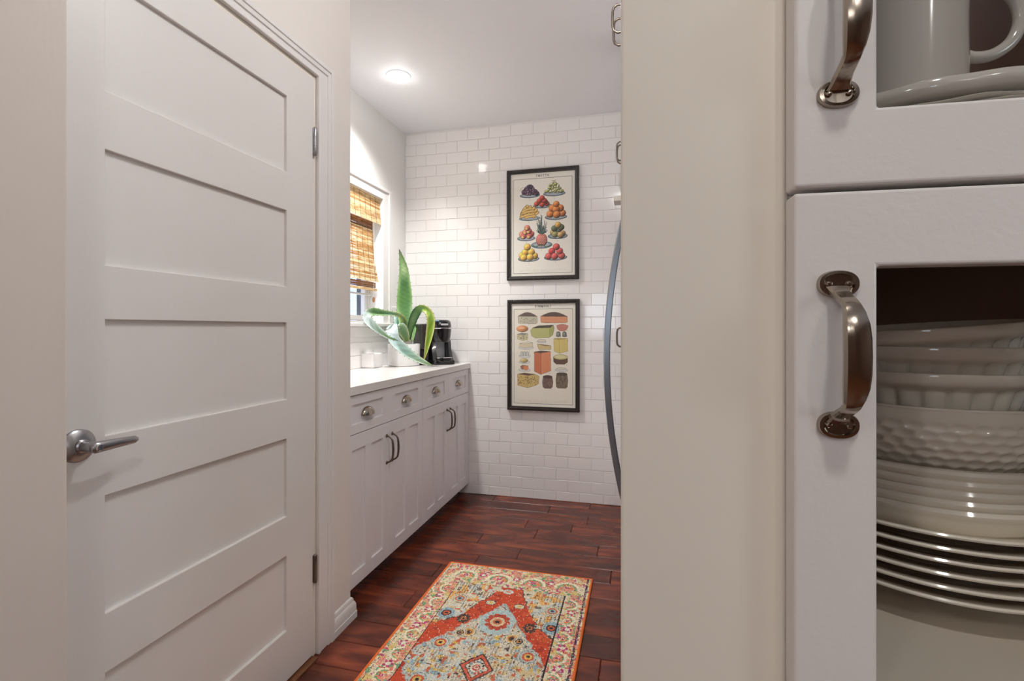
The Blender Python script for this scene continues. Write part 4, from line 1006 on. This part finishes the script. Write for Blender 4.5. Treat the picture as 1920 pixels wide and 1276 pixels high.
# central diamond
for w_, c_ in ((.079, (62, 48, 46)), (.070, (204, 88, 60)), (.054, (62, 48, 46)), (.049, (212, 204, 182))):
    F(((np.abs(X-cx0-.006)*1.25+np.abs(Y-.697)) < w_+wob*.25), c_)
for k in range(14):
    a = k*2*PI/14; cv.ell(cx0+.006+.024*math.cos(a), .697+.03*math.sin(a), .0045, .0055, rr.choice([DK, (196, 80, 60), (120, 150, 158)]))
flower(cx0+.006, .697, .014, (200, 80, 70), CR, RD)
# outlines and guard lines
il = inner & ~((X > B2+.004) & (X < RW-B2+.004) & (Ys > By2+.004)); cv.put(il, DK)
cv.put((RW-X < .020) & (RW-X > .013) & (NZ > .25), (70, 36, 66)); cv.put((X < .019) & (X > .014) & (NZ > .35), (96, 40, 60)); cv.put((Ys < .016) & (Ys > .012) & (NZ > .4), (190, 70, 90))
# knots vary a little one by one, weft rows run across
cv.a = (cv.a-150)*.93+150; cv.a *= (1+(rng.random((cv.ny, cv.nx, 1))-.5)*.26)
sp2 = rng.random((cv.ny, cv.nx)); cv.put((sp2 > .975), (222, 210, 184)); cv.put(sp2 < .025, (96, 70, 60)); cv.a = np.clip(cv.a, 0, 255)
def rel(GX, GY):
    z = .0075+.0010*np.sign(np.sin(GY*2*PI/.0120))*.5+np.random.default_rng(2).random(GX.shape)*.0012
    e = np.minimum(np.minimum(GX, RW-GX), np.minimum(GY, RL-GY)); return np.where(e < .002, .002, z)
cv.mesh('pile', M['pile'], lambda X_, Y_, Z_: np.stack([X_, -Y_, Z_], 1), rg, rel)
bd = MB(); e = .0055
bd.tube([(0, 0, e), (RW/2, 0, e), (RW, 0, e), (RW, -RL/2, e), (RW, -RL, e), (RW/2, -RL, e), (0, -RL, e), (0, -RL/2, e), (0, -.004, e)], e, 8)
bd.build('binding', M['binding'], rg, smooth=True)
MB().box(.002, RW-.002, -RL+.002, -.002, 0, .0018).build('backing', M['binding'], rg)

# ------------------------------------------------------------------ glass-door dish cabinets
def hx(u, v, z): return (u, v, z)
def hutch(name, z0, z1, dz0, dz1, gz0, gz1, label, floor_z, hz):
    t = tag(empty(name, (O[0], O[1], 0), TH), label, 'cabinet')
    Wc = .62; dep = .375
    b = MB(); b.box(.003, .020, .0205, dep, z0, z1); b.box(Wc-.018, Wc, .0205, dep, z0, z1)
    b.build('side_panel', M['hutch'], t)
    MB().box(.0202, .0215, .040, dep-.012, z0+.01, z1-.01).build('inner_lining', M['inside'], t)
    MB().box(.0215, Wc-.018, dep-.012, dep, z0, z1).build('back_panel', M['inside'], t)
    MB().box(.0215, Wc-.0185, .0215, dep-.0125, floor_z-.018, floor_z).build('shelf', M['shelf'], t)
    MB().box(.0215, Wc-.0185, .0215, dep-.0125, z1-.016, z1).build('top_panel', M['shelf'], t)
    for a, bb in ((.0, .300), (.303, .62)):
        d = frame((a, bb), (dz0, dz1), [(a+.0515, bb-.0515, gz0, gz1)], .019, lambda p, q, c: (p, c, q)).build('door', M['hutch'], t, bevel=.0022, seg=3)
        MB().add([(a+.049, .014, gz0-.0025), (bb-.049, .014, gz0-.0025), (bb-.049, .014, gz1+.0025), (a+.049, .014, gz1+.0025)], [(0, 1, 2, 3)]).build('glass_pane', M['glass'], d)
        if a == 0: arch_pull(d, lambda p, q, c: (.0268+p, -c, hz+q), .1145, .0162, .0098, .027, .0262, .0185, M['nickel'], th=.0034)
    return t
hutch('display_cabinet', 1.2575, 2.12, 1.2577, 2.11, 1.3094, 2.055, 'upper white glass-door cabinet with pitcher and scalloped plates inside', 1.305, 1.3675)
hutch('display_cabinet', .70, 1.2570, .72, 1.2538, .775, 1.2024, 'lower white glass-door cabinet with stacked bowls and plates inside', .9088, 1.1425)
bc = tag(empty('lower_cupboard', (O[0], O[1], 0), TH), 'white cupboard below the glass-door cabinets, under the frame edge', 'cabinet')
MB().box(.003, .62, .0205, .375, 0, .699).build('body', M['hutch'], bc)
for a, bb in ((.0, .300), (.303, .62)): frame((a, bb), (.08, .695), [], .019, lambda p, q, c: (p, c, q)).build('door', M['hutch'], bc, bevel=.002)

def wpos(u, v, z): return hut(u, v, z)
def lobj(name, prof, pos, m, n=96, mod=None, angle=40, tilt=None):
    o = MB().lathe(prof, n=n, mod=mod).build(name, m, None, smooth=True, angle=angle); o.location = pos
    o.rotation_euler = tilt or (0, 0, TH); return o
SU, SV = .190, .205
# six flat dinner plates, rims 10.7 mm apart
pp = [(r_, z_*1.36) for r_, z_ in [(.0001, 0), (.058, 0), (.060, .0015), (.066, .0035), (.095, .0135), (.118, .0185), (.1245, .0200), (.1252, .0212), (.1240, .0222), (.116, .0212), (.094, .0160), (.072, .0072), (.060, .0050), (.0001, .0045)]]
first = None
ordn = ['lowest', 'second from the bottom', 'third from the bottom', 'fourth from the bottom', 'fifth from the bottom', 'topmost']
for k in range(6):
    p = wpos(SU, SV, .9090+.0107*k)
    if first is None: o = first = lobj('dinner_plate', pp, p, M['dish'], 128)
    else: o = first.copy(); C.objects.link(o)
    o.location = (p[0]+random.uniform(-.0012, .0012), p[1]+random.uniform(-.0012, .0012), p[2]); o.rotation_euler = (0, 0, k)
    tag(o, 'thin-rimmed flat white dinner plate, %s of the flat-plate stack' % ordn[k], 'plate', 'flat plates stacked on the cabinet shelf')
# five pasta bowls with rolled rims
pb_ = [(r_, z_*1.1) for r_, z_ in [(.0001, 0), (.056, 0), (.058, .001), (.070, .0025), (.084, .007), (.0925, .0145), (.0965, .0225), (.0985, .0262), (.1005, .0275), (.1015, .0305), (.1000, .0332), (.0965, .0338), (.0940, .0320), (.0925, .026), (.088, .0165), (.080, .0095), (.068, .0060), (.0001, .0050)]]
zb = .9692; first = None
for k in range(5):
    p = wpos(SU, SV, zb+.0083*k)
    if first is None: o = first = lobj('pasta_bowl', pb_, p, M['dish'], 128)
    else: o = first.copy(); C.objects.link(o)
    o.location = p; o.rotation_euler = (0, 0, k*.7)
    tag(o, 'shallow white bowl with rolled rim, %s of five above the flat plates' % ['lowest and deepest showing', 'second lowest', 'middle', 'second highest', 'topmost'][k], 'bowl', 'rolled-rim bowls stacked on the plates')
# hammered bowl
zh = zb+.0083*4+.0064; top = EYE-.069-zh
ctrl = [(0, .040), (.06, .052), (.15, .0665), (.3, .080), (.45, .0895), (.6, .0955), (.75, .0990), (.9, .1003), (1, .1005)]
def rad(s):
    for (a, ra), (b, rb) in zip(ctrl[:-1], ctrl[1:]):
        if s <= b: return ra+(rb-ra)*(s-a)/(b-a)
    return ctrl[-1][1]
NR = 62; prof = [(.0001, 0), (.038, 0)]+[(rad(i/NR), top*i/NR) for i in range(1, NR)]+[(.1008, top-.001), (.1002, top+.0006), (.0988, top+.0008), (.0975, top-.001)]+[(rad(1-i/12)-.0035, top*(1-i/12)+.002) for i in range(1, 12)]+[(.0001, .004)]
def dimple(k, a, r, z):
    if 3 <= k <= NR+0:
        s = z/top
        if s < .86:
            row = z/.0078; ri = math.floor(row); n = 40; ph = (a/(2*PI)*n+.5*(ri % 2)) % 1-.5; pv = row-ri-.5
            q = (ph*2)**2*.9+(pv*2)**2*.9
            if q < 1: r -= .0021*(1-q)**.8
    return r, z
lobj('hammered_bowl', prof, wpos(SU, SV, zh), M['dish'], 320, dimple, 80)
tag(bpy.context.scene.collection.objects['hammered_bowl'], 'wide white bowl with hammered dimpled outside on top of the rolled-rim bowls', 'bowl')
# three fluted bowls
fp = [(.0001, 0), (.042, 0), (.045, .002), (.056, .020), (.068, .045), (.0765, .066), (.0800, .078), (.0815, .0815), (.0870, .0840), (.0895, .0885), (.0905, .0945), (.0900, .0958), (.0885, .0960), (.0875, .0945), (.0850, .086), (.0785, .0795), (.0740, .066), (.064, .045), (.052, .020), (.040, .005), (.0001, .004)]
def flute(k, a, r, z):
    if 2 <= k <= 6:
        c = abs(math.cos(a*13)); r += (.0042*(c**.6)-.0030)*min(1, z/.02+.3)
    return r, z
first = None
for k, (zr, tl) in enumerate([(-.040, (0, 0, TH)), (-.0165, (0, 0, TH+.12)), (.0028, (0, math.radians(-4.4), TH+.05))]):
    p = wpos(SU-.002, SV, EYE+zr-.0955)
    if first is None:
        lv2 = []
        for (r0, z0), (r1, z1) in zip(fp[:-1], fp[1:]): lv2.append((r0, z0))
        o = first = lobj('fluted_bowl', fp, p, M['dish'], 312, flute, 170)
    else: o = first.copy(); C.objects.link(o)
    o.location = p; o.rotation_euler = tl
    tag(o, ['fluted white bowl, lowest of three, sitting in the hammered bowl', 'fluted white bowl, middle of the three nested ones', 'fluted white bowl, topmost of the three, tilted slightly'][k], 'bowl', 'fluted bowls nested above the hammered bowl')
# upper cabinet: scalloped plates and pitcher
UU, UV = .155, .155
sp_ = [(.0001, 0), (.060, 0), (.064, .002), (.090, .010), (.112, .0155), (.119, .0170), (.1202, .0182), (.1190, .0192), (.112, .0182), (.090, .0132), (.066, .0062), (.0001, .005)]
def scal(k, a, r, z):
    if 4 <= k <= 8: r += .0008*math.cos(a*16)*(r/.12)**3; z += .0003*math.cos(a*16)
    return r, z
bz = 1.3053; zz = [0, .0040]
first = None
for k in range(2):
    p = wpos(UU, UV, bz+zz[k])
    if first is None: o = first = lobj('scalloped_plate', sp_, p, M['grey_dish'], 160, scal, 60)
    else: o = first.copy(); C.objects.link(o)
    o.location = p; o.rotation_euler = (0, 0, TH+k*.25)
    tag(o, ['white plate with wavy edge, lowest under the pitcher', 'white plate with wavy edge, just beneath the top dish'][k], 'plate', 'wavy-edged plates in the upper cabinet')
sb = [(.0001, 0), (.060, 0), (.066, .003), (.095, .012), (.112, .0185), (.1180, .0200), (.1205, .0215), (.1212, .0300), (.1195, .0312), (.1175, .0300), (.1155, .0225), (.095, .0165), (.066, .0072), (.0001, .006)]
def scal2(k, a, r, z):
    if 4 <= k <= 10: r += .0005*math.cos(a*16); z += .00025*math.cos(a*16)
    return r, z
o = lobj('scalloped_dish', sb, wpos(UU, UV, bz+.0082), M['grey_dish'], 160, scal2, 60)
tag(o, 'deeper white dish with wavy rim directly under the pitcher', 'dish')
mg = tag(empty('pitcher', wpos(.155, .160, bz+.0146), TH), 'tall glossy pale grey pitcher with loop handle in the upper cabinet', 'pitcher')
MB().lathe([(.0001, 0), (.037, 0), (.041, .003), (.0425, .010), (.0430, .06), (.0425, .12), (.0440, .17), (.0465, .195), (.0455, .197), (.0435, .195), (.0400, .17), (.0395, .02), (.0001, .006)], n=64).build('vessel', M['grey_dish'], mg, smooth=True)
hp = [(.041+.0, 0, .098), (.052, 0, .0925), (.068, 0, .0935), (.083, 0, .104), (.090, 0, .122), (.086, 0, .142), (.072, 0, .156), (.056, 0, .158), (.042, 0, .150)]
hv = [Vector(p) for p in hp]; hq = []
for i in range(len(hv)-1):
    a_, b_, c_, d_ = hv[max(i-1, 0)], hv[i], hv[i+1], hv[min(i+2, len(hv)-1)]
    for k in range(5):
        t = k/5; hq.append(.5*((2*b_)+(c_-a_)*t+(2*a_-5*b_+4*c_-d_)*t*t+(-a_+3*b_-3*c_+d_)*t*t*t))
hq.append(hv[-1])
MB().tube(hq, .0054, 16).build('handle', M['grey_dish'], mg, smooth=True)
